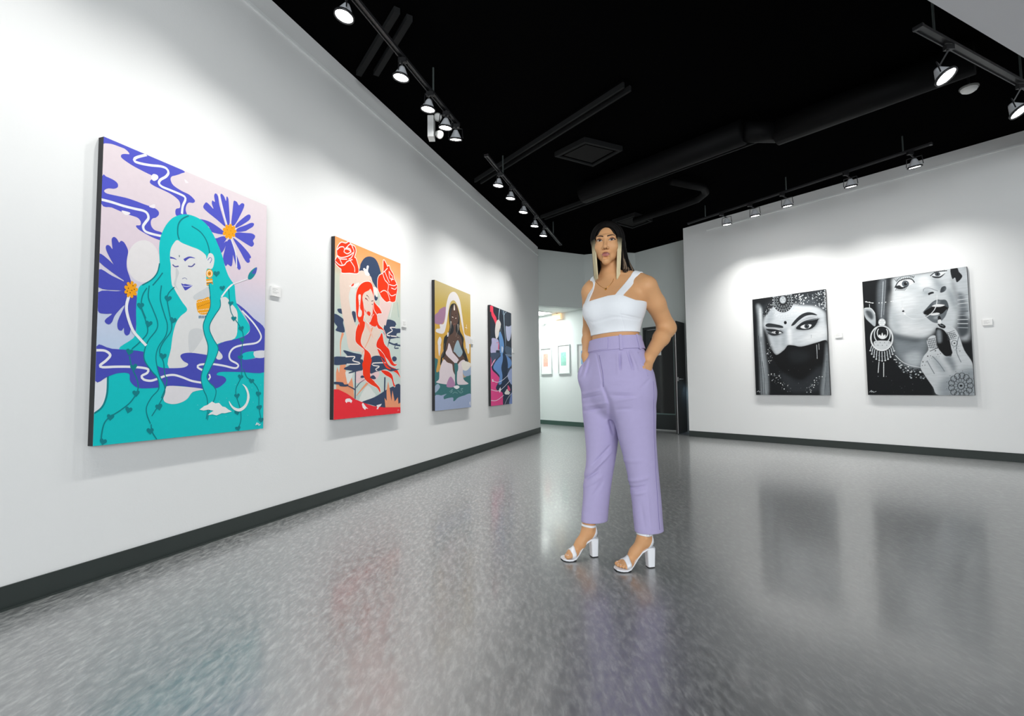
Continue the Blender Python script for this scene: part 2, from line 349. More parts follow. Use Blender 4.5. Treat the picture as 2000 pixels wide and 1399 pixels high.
# twin-head emergency light
t = thing('emergency_light', (-0.715, 4.50, HT), 'white twin-headed emergency lamp among the near left spotlights', 'emergency light')
MB().tube([(0, 0, 0), (0, 0, -0.26)], 0.008, 8).build('conduit', M_black, t)
MB().box((-0.035, -0.05, -0.46), (0.02, 0.05, -0.26)).build('housing', M_white, t)
for (px, pz, ax) in ((0.055, -0.275, (0.3, -1, -0.1)), (0.065, -0.43, (0.65, -0.5, -0.6))):
    a = Vector(ax).normalized(); zq = a.to_track_quat('-Z', 'Y').to_matrix().to_4x4(); zq.translation = Vector((px, -0.03, pz)) + a * 0.02
    h = MB().lathe([(0.0, 0.055), (0.022, 0.05), (0.034, 0.02), (0.037, -0.005), (0.030, -0.005)], zq, 18).build('lamp_head', M_greyplastic, t, True)
    MB().lathe([(0.031, -0.003), (0.012, 0.0), (0, 0.001)], zq, 18).build('lamp_glass', M_white, h, True)

# ------------------------------------------------------------------ the black doors at the back
t = thing('door_1', D0 + Vector((0, 0, 0)), 'black glazed door standing at the back beside the right wall', 'door'); t['kind'] = 'structure'; del t['category']
Mx = Matrix(((uB.x, nB.x, 0, 0), (uB.y, nB.y, 0, 0), (0, 0, 1, 0), (0, 0, 0, 1))); DW = (D1 - D0).length
mb = MB()
MB().box((0, -0.06, 0), (0.045, 0.015, 2.06), Mx).build('jamb', M_door, t); MB().box((DW - 0.045, -0.06, 0), (DW, 0.015, 2.06), Mx).build('jamb', M_door, t)
MB().box((0.045, -0.06, 2.01), (DW - 0.045, 0.015, 2.06), Mx).build('head_jamb', M_door, t)
lf = MB(); x0, x1 = 0.05, DW - 0.05; lf.box((x0, -0.045, 0.02), (x0 + 0.12, 0, 2.0), Mx); lf.box((x1 - 0.12, -0.045, 0.02), (x1, 0, 2.0), Mx); lf.box((x0 + 0.12, -0.045, 0.02), (x1 - 0.12, 0, 0.31), Mx); lf.box((x0 + 0.12, -0.045, 1.84), (x1 - 0.12, 0, 2.0), Mx)
leaf = lf.build('door_leaf', M_door, t)
MB().box((x0 + 0.12, -0.03, 0.31), (x1 - 0.12, -0.018, 1.84), Mx).build('glass_pane', M_glass, leaf)
bd = MB(); M_edge_reflection = mat('glass_edge_reflection', '#5d7370', 0.35)  # pale strips along the glass edge, its reflection put into the colour
bd.box((x1 - 0.155, -0.018, 0.31), (x1 - 0.12, 0.004, 1.84), Mx); bd.box((x0 + 0.12, -0.018, 0.31), (x1 - 0.12, 0.003, 0.335), Mx); bd.build('glass_edge_reflection', M_edge_reflection, leaf)
MB().box((x0 + 0.26, -0.0178, 1.48), (x0 + 0.36, -0.0165, 1.62), Mx).build('notice', M_white, leaf)
MB().box((x0, -0.04, 0.0), (x1, 0.004, 0.02), Mx).build('threshold', M_steel, t)
# open leaf hinged on the right jamb
E0 = Vector((3.30, 9.46, 0)); E1 = Vector((2.985, 9.05, 0)); ue = (E0 - E1).normalized(); ne = Vector((ue.y, -ue.x, 0))
t = thing('door_2', E1, 'open black door leaf with a steel lever beside the right wall', 'door'); t['kind'] = 'structure'; del t['category']
Me = Matrix(((ue.x, ne.x, 0, 0), (ue.y, ne.y, 0, 0), (0, 0, 1, 0), (0, 0, 0, 1)))
MB().box((0, -0.045, 0.012), (0.62, 0, 2.06), Me).build('door_leaf', mat('door_leaf_black', (0.02, 0.021, 0.021), 0.4), t)
MB().box((-0.004, -0.012, 0.012), (0.0, -0.002, 2.06), Me).build('edge_strip', M_steel, t)
h = MB().box((0.03, 0, 0.96), (0.08, 0.008, 1.03), Me).build('handle_plate', M_steel, t)
MB().tube([Me @ Vector((0.055, 0.004, 0.995)), Me @ Vector((0.055, 0.055, 0.995)), Me @ Vector((0.17, 0.055, 0.995))], 0.009, 8).build('lever', M_steel, h, True)

# ------------------------------------------------------------------ the far room
def on_far(s, z, off=0.0): p = Fp + uF * s + nF * off; return Vector((p.x, p.y, z))
MF = Matrix(((uF.x, nF.x, 0, 0), (uF.y, nF.y, 0, 0), (0, 0, 1, 0), (0, 0, 0, 1)))
def framed(s0, s1, z0, z1, ps0, ps1, pz0, pz1, tint, label):
    t = thing('framed_print', on_far(s0, z0), label, 'framed print', 'framed prints in the far room'); w = s1 - s0; h = z1 - z0
    mb = MB(); f = 0.018
    mb.box((0, 0, 0), (f, 0.03, h), MF).box((w - f, 0, 0), (w, 0.03, h), MF).box((f, 0, 0), (w - f, 0.03, f), MF).box((f, 0, h - f), (w - f, 0.03, h), MF); mb.build('frame', M_frame, t)
    MB().box((f, 0.002, f), (w - f, 0.012, h - f), MF).build('mat_board', M_white, t)
    MB().box((ps0 - s0, 0.012, pz0 - z0), (ps1 - s0, 0.0135, pz1 - z0), MF).build('print', mat('print_' + tint[1:], tint, 0.5, noise=(22, 0.35)), t)
M_frame = mat('pale_frame', '#cfd6d4', 0.4)
sF = lambda p: (Vector((p[0], p[1], 0)) - Fp).dot(uF)
s = [sF(p) for p in ((0.70, 11.901), (0.935, 11.603), (0.755, 11.832), (0.851, 11.71), (1.069, 11.434), (1.304, 11.136), (1.123, 11.366), (1.226, 11.235), (1.446, 10.957))]
framed(s[0], s[1], 1.17, 1.79, s[2], s[3], 1.354, 1.652, '#f2a595', 'pale framed print with a coral picture in the far room')
framed(s[4], s[5], 1.166, 1.828, s[6], s[7], 1.354, 1.657, '#93c9b9', 'pale framed print with a mint green picture in the far room')
framed(s[8], s[8] + 0.37, 1.171, 1.81, s[8] + 0.11, s[8] + 0.22, 1.36, 1.655, '#8fb6dc', 'pale framed print with a blue picture just left of the hip of the person')
t = thing('exit_sign', on_far(sF((1.094, 11.403)) - 0.13, 2.41), 'small orange lit exit sign under the far ceiling', 'sign')
MB().box((0, 0.05, 0), (0.26, 0.09, 0.13), MF).build('lightbox', mat('exit_orange', '#f0cfa4', 0.4, emit=(lin('#f7c892'), 0.75)), t)
MB().box((0.11, 0.06, 0.13), (0.15, 0.08, 0.15), MF).build('bracket', M_greyplastic, t)
t = thing('far_emergency_light', on_far(sF((0.709, 11.89)) - 0.05, 2.36), 'pale green-white emergency lamp box high on the far wall', 'emergency light')
MB().box((0, 0, 0), (0.24, 0.06, 0.12), MF).build('housing', M_white, t)
for k in (0.06, 0.18): MB().lathe([(0, 0.0), (0.04, 0.01), (0.045, 0.05)], Matrix.Translation(MF @ Vector((k, 0.09, -0.04))), 14).build('lamp_head', M_white, t, True)
t = thing('sprinkler', on_far(sF((0.923, 11.62)), 2.56, 0.25), 'tiny sprinkler head under the far ceiling', 'sprinkler')
MB().tube([(0, 0, 0), (0, 0, -0.03)], 0.014, 8).tube([(0, 0, -0.03), (0, 0, -0.036)], 0.028, 10).build('head', M_steel, t)
pc = Fp + uF * 0.12 + nF * 0.55
t = thing('ceiling_light_panel', (pc.x, pc.y, 2.555), 'bright square light panel in the far ceiling', 'ceiling light')
MB().box((-0.62, -0.3, -0.012), (0.62, 0.3, 0.0), MF).build('frame', M_white, t)
MB().box((-0.6, -0.28, -0.016), (0.6, 0.28, -0.012), MF).build('diffuser', mat('light_diffuser', (1, 1, 1), 0.5, emit=((0.95, 1, 0.98), 6)), t)
area('far_room_panel', (pc.x, pc.y, 2.50), (pc.x + 0.2, pc.y + 0.1, 0), 1.1, 0.5, 34, (0.93, 1.0, 0.97))
pw = on_far(0.66, 2.4, 0.6)
d = bpy.data.lights.new('far_spot_lamp', 'SPOT'); d.energy = 30; d.spot_size = math.radians(62); d.spot_blend = 0.8; d.shadow_soft_size = 0.04
o = bpy.data.objects.new('far_spot_lamp', d); COL.objects.link(o); o.location = pw; o.rotation_euler = (on_far(0.72, 1.6) - pw).to_track_quat('-Z', 'Y').to_euler()

# daylight falling through the gap behind the open leaf
d = bpy.data.lights.new('door_gap_daylight', 'SPOT'); d.energy = 9; d.color = (0.45, 0.72, 1.0); d.spot_size = math.radians(50); d.spot_blend = 0.4; d.shadow_soft_size = 0.05
o = bpy.data.objects.new('door_gap_daylight', d); COL.objects.link(o); o.location = (3.36, 9.28, 1.0); o.rotation_euler = (Vector((2.95, 9.50, 0)) - o.location).to_track_quat('-Z', 'Y').to_euler()
ARTDATA = [
'''G|0:b9d6e6,500:c2d3ea,800:d3d2e2,1000:e2d2dc,1524:e3d6da|0|
P|5358c6|0|0,1524 208,1524 411,1524 400,1500 370,1477 347,1461 341,1441 358,1415 407,1401 449,1397 478,1384 490,1371 479,1356 451,1348 437,1324 434,1296 442,1271 411,1257 380,1248 373,1271 379,1288 399,1301 398,1330 381,1347 340,1361 287,1367 249,1371 229,1379 233,1397 249,1410 235,1423 223,1424 187,1428 139,1435 94,1448 81,1458 86,1472 104,1482 121,1488 118,1496 100,1506 75,1506 37,1503 6,1492 0,1488
L|eeeff2|13|208,1524 167,1495 148,1476 150,1462 185,1465 234,1477 284,1493 316,1494 328,1476 314,1447 286,1419 277,1396 293,1383 339,1381 393,1379 425,1374 430,1356 416,1316 412,1269
P|5358c6|0|0,1324 16,1328 54,1323 71,1312 71,1294 55,1280 29,1272 13,1259 11,1249 24,1244 61,1248 128,1255 204,1252 253,1251 278,1241 282,1223 267,1201 248,1189 240,1170 244,1146 263,1130 304,1126 305,1086 258,1086 215,1096 178,1109 165,1121 169,1128 186,1134 188,1153 171,1169 130,1171 91,1175 47,1181 0,1184
L|eeeff2|13|0,1205 46,1208 101,1208 158,1212 199,1216 220,1208 227,1185 213,1158 201,1132 211,1110 245,1105 303,1108
P|f2eef0|0|235,1416 247,1435 269,1436 272,1419 252,1398 239,1401
P|f2eef0|0|93,1181 133,1184 130,1174 111,1164
P|efe8ec|0|422,1476 447,1465 429,1456
P|efe8ec|0|228,1249 258,1272 256,1249
S|e8e4e4|0|293,968 291,939 284,911 273,886 258,864 240,847 220,836 200,832 181,835 163,843 148,858 137,877 129,900 126,926 128,953 134,979 144,1004 158,1026 175,1043 194,1055 214,1061 234,1060 252,1053 268,1039 281,1019 289,995
P|5358c6|0|697,1280 634,1307 570,1333 543,1351 548,1371 562,1389 584,1381 610,1366 598,1396 603,1416 619,1411 613,1449 623,1467 640,1455 652,1401 688,1310
P|5358c6|0|709,1299 677,1395 656,1467 666,1479 683,1468 696,1445 700,1475 712,1468 718,1425 725,1345 724,1307
P|5358c6|0|738,1312 745,1397 751,1460 760,1469 778,1466 791,1450 813,1472 832,1472 828,1445 802,1386 777,1336 756,1306
P|5358c6|0|777,1324 838,1391 870,1416 884,1410 877,1384 840,1348 774,1297
P|5358c6|0|783,1296 840,1333 886,1364 911,1368 905,1346 868,1315 841,1295 779,1272
P|5358c6|0|779,1268 850,1286 897,1296 923,1288 917,1267 906,1251 915,1230 899,1208 871,1210 807,1227 766,1241
P|5358c6|0|763,1225 817,1199 873,1160 894,1134 881,1123 885,1105 870,1092 847,1103 804,1157 754,1219
P|5358c6|0|741,1215 769,1148 812,1060 808,1034 794,1034 771,1073 743,1156
P|5358c6|0|712,1195 739,1207 754,1129 750,1052 738,1040 716,1048 704,1032 684,1073 693,1127
P|5358c6|0|681,1249 595,1277 526,1275 519,1255 581,1247 597,1220 682,1227
P|5358c6|0|682,1216 638,1192 618,1179 651,1134 707,1209
P|5358c6|0|652,1131 708,1194 689,1133 661,1100
L|eeeff2|7|643,1471 673,1387 707,1294
L|eeeff2|8|732,1228 774,1134 784,1045
S|f6a71b|0|761,1270 759,1257 753,1244 744,1234 733,1226 720,1222 709,1223 699,1228 693,1237 690,1248 692,1261 698,1273 707,1284 718,1292 731,1296 742,1296 752,1291 759,1282
S|f6a71b|0|778,1275 774,1265 765,1258 756,1259 752,1267 755,1277 764,1284 774,1283
S|f6a71b|0|769,1248 766,1238 756,1232 747,1233 743,1240 747,1250 756,1257 765,1256
S|f6a71b|0|746,1228 742,1218 733,1212 724,1213 720,1221 724,1231 733,1237 742,1236
S|f6a71b|0|719,1225 716,1215 707,1209 698,1210 694,1218 698,1227 706,1234 715,1233
S|f6a71b|0|702,1239 698,1230 690,1223 681,1224 677,1232 680,1242 689,1248 698,1247
S|f6a71b|0|701,1265 698,1255 689,1248 680,1249 677,1257 680,1267 689,1273 697,1272
S|f6a71b|0|718,1289 715,1279 706,1273 697,1274 693,1281 696,1291 705,1298 714,1297
S|f6a71b|0|744,1302 741,1292 732,1285 723,1286 719,1294 722,1304 731,1310 740,1310
S|f6a71b|0|768,1296 765,1286 756,1279 746,1280 742,1288 746,1298 755,1305 764,1304
D|9a5e1a|5|710,1265 735,1266 723,1240 743,1287 718,1287 698,1243 749,1251
P|138b95|0|941,1079 908,1058 878,1021 872,987 896,989 924,1019 939,1051
P|4b57b4|0|941,1079 912,1048 901,1030 933,1035
P|e6e7ec|0|0,317 53,334 53,260 43,203 0,153
P|4a50b8|0|107,837 72,883 33,949 26,977 33,987 45,985 56,972 52,1007 52,1025 62,1036 76,1029 86,1013 94,1025 109,1021 124,998 130,976 125,932 127,890 143,845 153,805 125,799
P|4a50b8|0|0,936 50,907 106,855 126,832 113,826 0,893
P|4a50b8|0|0,857 58,838 130,813 153,786 125,775 92,770 0,769
P|4a50b8|0|0,745 82,764 131,776 171,772 181,737 181,657 178,568 157,582 149,554 135,545 124,557 121,583 112,568 95,573 92,614 122,699 80,645 65,605 49,592 33,603 38,619 64,647 32,643 1,654
S|0cc6c8|0|0,156 33,180 50,226 56,278 54,339 127,361 1016,393 1016,0 0,0
L|0d838b|9|55,336 55,260 45,209 28,178 0,156
P|0cc6c8|0|380,1246 414,1266 453,1278 511,1277 565,1256 613,1207 647,1151 677,1094 700,1026 727,972 767,929 773,908 788,812 839,744 886,689 892,651 852,608 807,587 659,473 508,382 369,363 298,386 222,464 102,473 167,533 181,577 178,687 183,774 196,814 252,856 282,901 293,955 288,1037 295,1104 319,1170 351,1220
L|0d838b|8|453,1271 415,1241 392,1200 390,1146 400,1117
L|0d838b|8|472,1216 528,1198 568,1157 589,1099 586,1070
L|0d838b|7|293,955 282,901 252,856 205,818
L|0d838b|7|311,907 289,870 259,827
P|e4e4e3|0|388,1110 368,1086 352,1049 349,1002 355,957 357,905 365,848 375,837 390,813 425,766 458,723 421,683 395,641 378,573 369,494 361,386 508,382 660,437 696,458 687,482 662,502 657,542 781,588 798,678 793,761 749,806 714,837 677,831 601,803 580,877 573,981 611,997 624,1051 613,1084 587,1084 572,1045 566,1068 524,1089 472,1095 419,1101
P|d2d5d7|0|495,811 568,868 587,882 595,816 514,788
P|d0d3d4|0|385,951 403,929 394,893 388,853 403,829 389,839 375,856 384,897
P|d4d6d7|0|473,597 530,624 569,594 505,491 476,489
T|4b4fb2|16|432,1005 463,1030 498,1033
T|4b4fb2|12|350,1001 370,1002 388,998
L|5a5a9c|7|456,977 479,980 498,1001
L|5a5a9c|7|365,965 380,956 400,964
S|3f6a68|0|405,1023 405,1018 403,1015 401,1017 400,1021 400,1026 402,1029 404,1027
L|8d92b2|4|423,896 439,905 452,898
P|4b50b8|0|417,869 431,866 440,870 466,870 486,870 469,852 444,833 434,843
L|dcdcf2|4|428,857 451,857 483,869
L|6f77b8|4|580,1040 594,1061 606,1053 595,1026
S|f6a71b|0|616,968 615,958 611,949 605,942 598,937 589,935 582,937 576,941 571,948 570,957 571,967 575,976 580,983 588,988 596,990 604,988 610,984 614,977
O|fdf2da|5|608,966 607,959 604,952 599,947 593,944 587,944 582,947 579,952 577,959 578,966 581,973 586,978 592,981 598,981 603,978 607,973
S|b9772a|0|600,964 599,959 595,955 591,955 587,957 586,961 587,966 590,969 595,970 598,968
S|f6a71b|0|572,925 612,937 619,899 618,899 576,887
L|fdf2da|5|573,909 614,922
L|0d6f7a|5|575,898 616,910
L|fdf2da|5|576,882 623,883
P|f6a71b|0|514,782 555,801 593,819 604,768 592,720 529,713
D|fff4dc|6|518,776 530,781 542,786 554,792 566,797 578,802 590,807 527,731 537,734 548,736 558,739 569,742 580,745 590,747 531,714 542,717 552,719 563,721 573,723 584,726
D|7a4a10|5|527,751 536,756 546,761 555,765 565,770 575,775 585,780 595,784
L|1c6f92|6|533,699 533,683
L|1c6f92|6|542,701 543,685
L|1c6f92|6|552,702 552,686
L|1c6f92|6|562,703 562,687
L|1c6f92|6|572,705 572,689
L|1c6f92|6|582,706 582,690
P|4a50b8|0|0,480 69,473 224,467 265,423 304,392 342,385 430,389 464,400 471,414 442,429 424,455 441,471 491,478 580,472 635,468 654,502 657,534 705,560 781,581 852,608 892,643 886,697 838,760 785,812 847,784 922,733 1016,670 1016,529 919,515 864,504 842,485 856,456 921,464 1016,479 1016,378 831,375 694,373 658,362 662,351 703,345 724,324 704,298 656,272 571,267 440,286 345,286 301,278 221,275 186,284 159,314 152,351 100,352 52,333 0,313
P|e4e4e3|0|654,505 687,482 694,461 676,447 651,455
P|0cc6c8|0|844,495 929,512 939,474 847,455
P|dfe0e6|0|931,512 1016,523 1016,479 941,474
L|eeeff2|12|0,461 38,461 62,441 44,413 19,389 30,380 88,384 154,386 218,383 248,375 243,356 216,340 226,322 262,315 299,326 344,343 390,348 438,336 495,316 556,306
L|eeeff2|12|560,380 530,396 544,411 620,418 701,411 786,398 810,415 794,430 750,450 743,486 774,526 844,550 946,571 984,606 973,644 914,708 829,770
L|eeeff2|10|605,357 613,339 601,323
P|e5e2e5|0|349,285 440,284 569,268 504,252 470,212 422,190 375,188 338,205 335,246
P|0cc6c8|0|591,897 630,894 668,836 670,771 635,715 605,661 603,618 632,565 663,517 647,458 610,385 591,343 608,308 640,280 655,251 642,201 613,146 601,83 591,91 601,146 595,216 571,265 554,328 564,384 588,455 594,526 569,594 560,649 581,708 603,760 602,825
L|0d838b|6|591,897 602,825 603,760 581,708 560,649 569,594 594,526 588,455 564,384 554,328 571,265 595,216 601,146 593,90
L|0d838b|6|669,815 670,771 635,715 605,661 603,618 632,565 663,517 647,458 610,385 591,343 608,308 640,280 655,251 642,201 613,146 601,83
P|0cc6c8|0|232,508 225,464 229,421 267,366 299,329 307,272 271,228 246,179 249,135 268,88 274,128 304,177 337,240 338,285 312,336 294,393 289,450 312,528 262,548
L|0d838b|6|241,823 238,759 263,700 290,634 285,589 244,528 226,470 229,421 267,366 299,329 307,272 271,228 246,179 249,135 268,88
L|0d838b|6|306,836 302,758 327,678 345,622 337,563 300,501 287,449 294,393 312,336 338,285 337,240 304,177 274,128
L|0d838b|6|229,808 207,760 204,697 228,632 239,571 202,518 163,478
L|0d838b|6|379,841 340,784 353,695 369,631 363,585 322,522 306,470 328,420 338,349 350,324 344,279 322,221
L|0d838b|6|199,709 228,645
L|0d838b|6|152,441 166,381 193,321 198,266 165,206 116,165 74,138 48,111 37,66 34,15
L|0d838b|6|729,892 741,775 764,726 823,658 843,600 828,484 835,394 832,341 797,273 800,220 829,144 837,69 817,18
L|0d838b|6|849,394 877,342 915,319 970,257 978,139 998,59
L|0d838b|6|272,84 277,46 304,1
L|eeeff2|14|143,760 130,698 138,644 165,575 199,536 234,501
L|eeeff2|10|677,834 721,894 754,927
L|eeeff2|6|754,928 868,986
S|0d838b|0|200,715 201,719 209,725 217,720 217,710 208,700 200,691 198,688 197,691 190,698 182,707 182,717 191,723 198,719
S|0d838b|0|245,625 247,629 255,634 263,629 262,618 252,609 244,601 242,597 241,601 234,609 226,619 227,629 237,634 244,629
S|0d838b|0|345,777 347,781 356,786 365,781 363,770 352,760 343,752 341,748 340,752 333,760 325,770 327,781 336,786 344,781
S|0d838b|0|377,660 380,664 389,668 397,661 395,650 383,642 373,635 370,631 369,635 363,644 356,656 359,666 369,670 376,665
S|0d838b|0|325,456 327,460 336,464 345,459 343,448 333,439 324,432 322,428 321,432 313,441 305,451 307,462 316,466 324,461
S|0d838b|0|153,469 155,473 163,476 170,470 168,460 158,452 150,446 147,443 147,447 141,456 135,467 137,476 146,479 152,474
S|0d838b|0|173,392 174,396 179,403 189,401 192,392 186,380 182,370 181,367 179,369 170,374 159,380 156,390 163,397 171,395
S|0d838b|0|189,257 191,261 198,265 207,261 207,251 199,241 192,233 191,230 189,233 181,241 173,250 172,260 180,265 188,261
S|0d838b|0|157,173 160,176 168,178 175,171 172,161 162,155 154,150 152,147 151,151 146,161 140,172 142,181 151,183 157,177
S|0d838b|0|73,141 74,145 81,148 89,142 88,133 80,125 73,119 71,116 70,119 64,127 57,137 57,147 65,150 71,145
S|0d838b|0|45,24 47,27 54,28 60,21 59,12 50,7 42,2 40,0 39,3 34,12 28,23 30,32 38,34 44,28
S|0d838b|0|309,182 309,186 316,192 326,189 329,179 322,167 316,158 316,154 313,157 303,164 292,171 290,182 297,188 306,186
S|0d838b|0|267,56 268,61 276,65 285,59 286,49 277,40 270,32 268,29 267,33 258,41 249,51 249,61 257,66 265,61
S|0d838b|0|682,897 683,901 690,907 699,906 701,897 694,887 688,877 687,874 685,876 676,880 665,885 663,894 671,901 680,900
S|0d838b|0|744,811 746,815 754,820 764,817 763,808 754,798 746,790 744,786 743,789 735,795 726,802 726,812 735,817 743,814
S|0d838b|0|769,718 771,722 779,726 788,723 788,714 778,704 770,696 768,693 767,696 759,702 750,710 750,719 759,724 767,721
S|0d838b|0|824,660 824,664 831,671 841,671 845,662 839,650 833,641 833,637 830,640 819,643 807,648 804,656 811,664 821,663
S|0d838b|0|833,589 834,593 841,599 852,597 854,588 846,577 840,568 839,565 836,568 826,573 815,579 813,588 821,594 830,592
S|0d838b|0|823,475 824,479 832,484 842,481 844,472 836,462 829,453 828,450 825,453 816,458 805,465 803,474 811,480 821,478
S|0d838b|0|829,350 832,353 841,356 849,349 847,340 835,334 825,328 823,326 822,329 815,338 808,348 811,357 821,359 828,354
S|0d838b|0|913,325 916,329 925,332 935,326 933,316 922,309 912,303 909,300 908,303 900,311 892,321 893,331 904,334 912,329
S|0d838b|0|803,229 804,233 811,239 821,236 824,227 817,217 810,208 810,205 807,208 797,214 786,220 783,230 791,235 800,233
S|0d838b|0|971,239 974,243 984,245 993,239 992,230 979,222 969,217 966,214 965,217 957,226 949,236 951,246 962,249 970,243
S|0d838b|0|979,148 979,153 987,158 999,155 1002,145 994,135 987,126 986,123 984,126 972,132 960,139 957,149 966,155 976,152
S|0d838b|0|997,65 999,69 1009,72 1016,66 1016,56 1007,48 997,42 995,39 994,43 985,51 975,61 975,71 986,74 995,69
S|0d838b|0|806,125 806,129 813,134 824,131 827,122 820,112 814,104 813,100 810,103 800,109 789,116 786,125 794,131 803,128
S|0d838b|0|813,23 813,27 819,33 830,30 834,21 828,11 822,2 822,0 819,2 809,7 796,14 793,23 800,29 810,27
S|0d838b|0|640,979 642,984 650,990 661,988 661,977 651,965 642,956 641,952 639,955 630,961 619,968 619,978 629,986 638,983
S|f6a71b|0|175,788 173,777 169,767 162,759 154,754 145,752 137,754 130,760 125,768 124,778 125,788 129,798 135,806 143,812 152,813 161,812 168,806 173,798
S|f6a71b|0|183,791 181,784 175,780 170,782 167,788 169,795 175,799 181,798
S|f6a71b|0|178,767 176,760 170,756 164,758 162,764 164,771 169,775 175,774
S|f6a71b|0|162,752 160,745 155,741 149,743 146,749 148,757 154,760 160,759
S|f6a71b|0|144,753 142,746 137,742 131,744 129,750 131,758 136,761 142,760
S|f6a71b|0|133,770 130,762 125,759 119,760 117,767 119,774 124,778 130,776
S|f6a71b|0|132,794 130,786 124,782 119,784 116,790 118,798 124,802 129,800
S|f6a71b|0|143,814 141,807 135,803 130,805 127,811 129,818 135,822 140,820
S|f6a71b|0|161,822 158,814 153,810 147,812 145,818 147,826 152,830 158,828
S|f6a71b|0|177,812 174,805 169,801 163,803 160,809 163,817 168,821 174,819
D|5b3b1a|6|136,789 153,781 145,767 165,789 158,806 131,773
P|f1f2f0|0|841,299 879,273 900,211 874,150 829,124 785,135 754,166 746,193 776,158 824,143 869,173 881,227 863,273
S|f1f2f0|0|548,148 577,168 596,173 627,193 651,181 675,184 700,160 719,156 742,140 768,126 718,118 697,120 661,108 633,116 602,113 621,128 640,137 605,146 574,142
D|dff4f4|3|536,175 728,210 679,193 789,295 929,179 889,96 988,292 917,273 727,97 658,94
L|eeeff2|6|952,27 965,44 962,30 977,37 976,24 991,30''',
'''G|0:cfd8d2,300:c2d6cd,900:c9d6cc,1200:d0d2bf,1380:f0ac76,1524:f79a5c|0|
P|e3e6e0|0|189,1122 280,1146 281,936 210,919
L|e3e6e0|16|875,1095 825,944
L|aec5bd|14|955,1116 985,966
P|3a4965|0|336,1292 341,1331 352,1372 405,1433 476,1467 561,1472 620,1436 663,1364 669,1338 628,1281 617,1197 587,1199 540,1237 472,1289
S|3a4965|0|618,1109 616,1098 611,1088 603,1080 594,1075 584,1073 574,1075 566,1080 561,1089 559,1099 561,1109 566,1120 573,1128 583,1133 593,1135 603,1133 611,1127 616,1119
P|3a4965|0|37,915 83,925 107,910 102,884 55,889
P|3a4965|0|230,919 281,920 282,837 251,849
P|3a4965|0|614,889 632,926 641,906
P|cddad3|0|0,714 1015,821 1016,263 0,244
S|f4a078|0|30,244 26,386 43,433 65,384 77,450 150,458 152,358 182,289 233,352 253,289 270,161 94,222
T|f4a078|30|112,723 82,643 84,525
P|e6e9e4|0|152,396 243,393 238,354 182,295 157,352
P|e6e9e4|0|338,137 392,223 470,277 551,221 587,183 460,137
P|f0cfd0|0|292,391 369,410 632,412 597,333 413,314 295,302
P|3a4965|0|0,800 37,767 18,734 132,731 112,807 112,843 0,872
P|3a4965|0|768,915 904,918 943,880 932,886 919,848 1016,852 1016,814 954,800 947,773 1016,762 948,754 802,733 719,776 719,832
L|f6eee8|11|919,856 827,845 869,820 776,776 802,763 947,768
T|3a4965|24|841,763 809,706 784,643
L|3a4965|17|803,698 895,684 1016,681
L|3a4965|14|895,684 962,698
L|3a4965|12|922,672 909,648 984,653
P|3a4965|0|371,130 575,172 758,234 875,267 1016,282 1016,53 723,65 483,109
P|ecd5c6|0|64,1207 102,1237 239,1261 472,1295 517,1245 407,1190 300,1188 229,1143 189,1066 200,974 251,861 303,804 420,851 712,902 755,900 688,815 616,717 607,675 630,558 479,532 412,531 362,575 201,586 156,706 120,826 102,873 69,1033
P|f0d2cc|0|660,1120 848,1113 839,1047 774,916 750,857 712,860 616,793 591,886 614,944 648,1052
P|ecd5c6|0|239,1261 321,1295 384,1314 472,1295 523,1240 364,1182 280,1184
T|f4a078|22|561,896 522,790 477,697 368,552
T|f4a078|30|481,314 392,256 296,187
L|c9a898|6|489,1253 588,1178
P|f6f0ea|0|189,1141 259,1168 332,1195 290,1142 209,1133
P|f8380f|0|214,1140 239,1167 254,1172 249,1153
P|f7f3f2|0|406,1307 386,1332 405,1343 433,1338 440,1368 458,1379 473,1372 460,1326 489,1299 461,1283 422,1285
P|f6ece4|0|541,1190 605,1192 612,1115 576,1122
O|f6eee8|16|82,1490 139,1498 178,1522 196,1517 218,1506 263,1501 278,1462 258,1406 284,1394 319,1285 189,1254 92,1235 83,1263 46,1275 0,1303 9,1326 29,1361 25,1413 45,1454
P|f8380f|0|82,1490 139,1498 178,1522 196,1517 218,1506 263,1501 278,1462 258,1406 284,1394 319,1285 189,1254 92,1235 83,1263 46,1275 0,1303 9,1326 29,1361 25,1413 45,1454
O|f6eee8|16|710,1487 760,1459 779,1439 807,1454 830,1422 883,1384 897,1344 945,1296 955,1247 933,1178 917,1123 862,1103 816,1106 759,1089 684,1120 647,1155 617,1197 616,1279 645,1326 705,1367
P|f8380f|0|710,1487 760,1459 779,1439 807,1454 830,1422 883,1384 897,1344 945,1296 955,1247 933,1178 917,1123 862,1103 816,1106 759,1089 684,1120 647,1155 617,1197 616,1279 645,1326 705,1367
L|f6eee8|8.5|27,1414 64,1447 111,1460 130,1447 198,1508 238,1488
L|f6eee8|8.5|116,1419 130,1447 178,1454 205,1442 159,1413 111,1421
L|f6eee8|8.5|29,1367 73,1360 149,1385 208,1418 243,1446
L|f6eee8|8.5|4,1313 64,1292 121,1308 159,1345 233,1381
L|f6eee8|8.5|198,1366 259,1319 264,1276
L|f6eee8|8.5|64,1340 97,1302
L|f6eee8|8.5|228,1492 253,1455 218,1396 179,1371
L|f6eee8|8.5|139,1462 198,1465 213,1438
L|f6eee8|8.5|29,1361 64,1346 159,1366
L|f6eee8|8.5|693,1364 731,1303 794,1267 783,1201
L|f6eee8|8.5|730,1386 768,1338 813,1288
L|f6eee8|8.5|805,1403 819,1335 887,1334
L|f6eee8|8.5|807,1269 898,1273 945,1300
L|f6eee8|8.5|659,1164 720,1194 783,1180 822,1112
L|f6eee8|8.5|783,1201 847,1163 929,1193
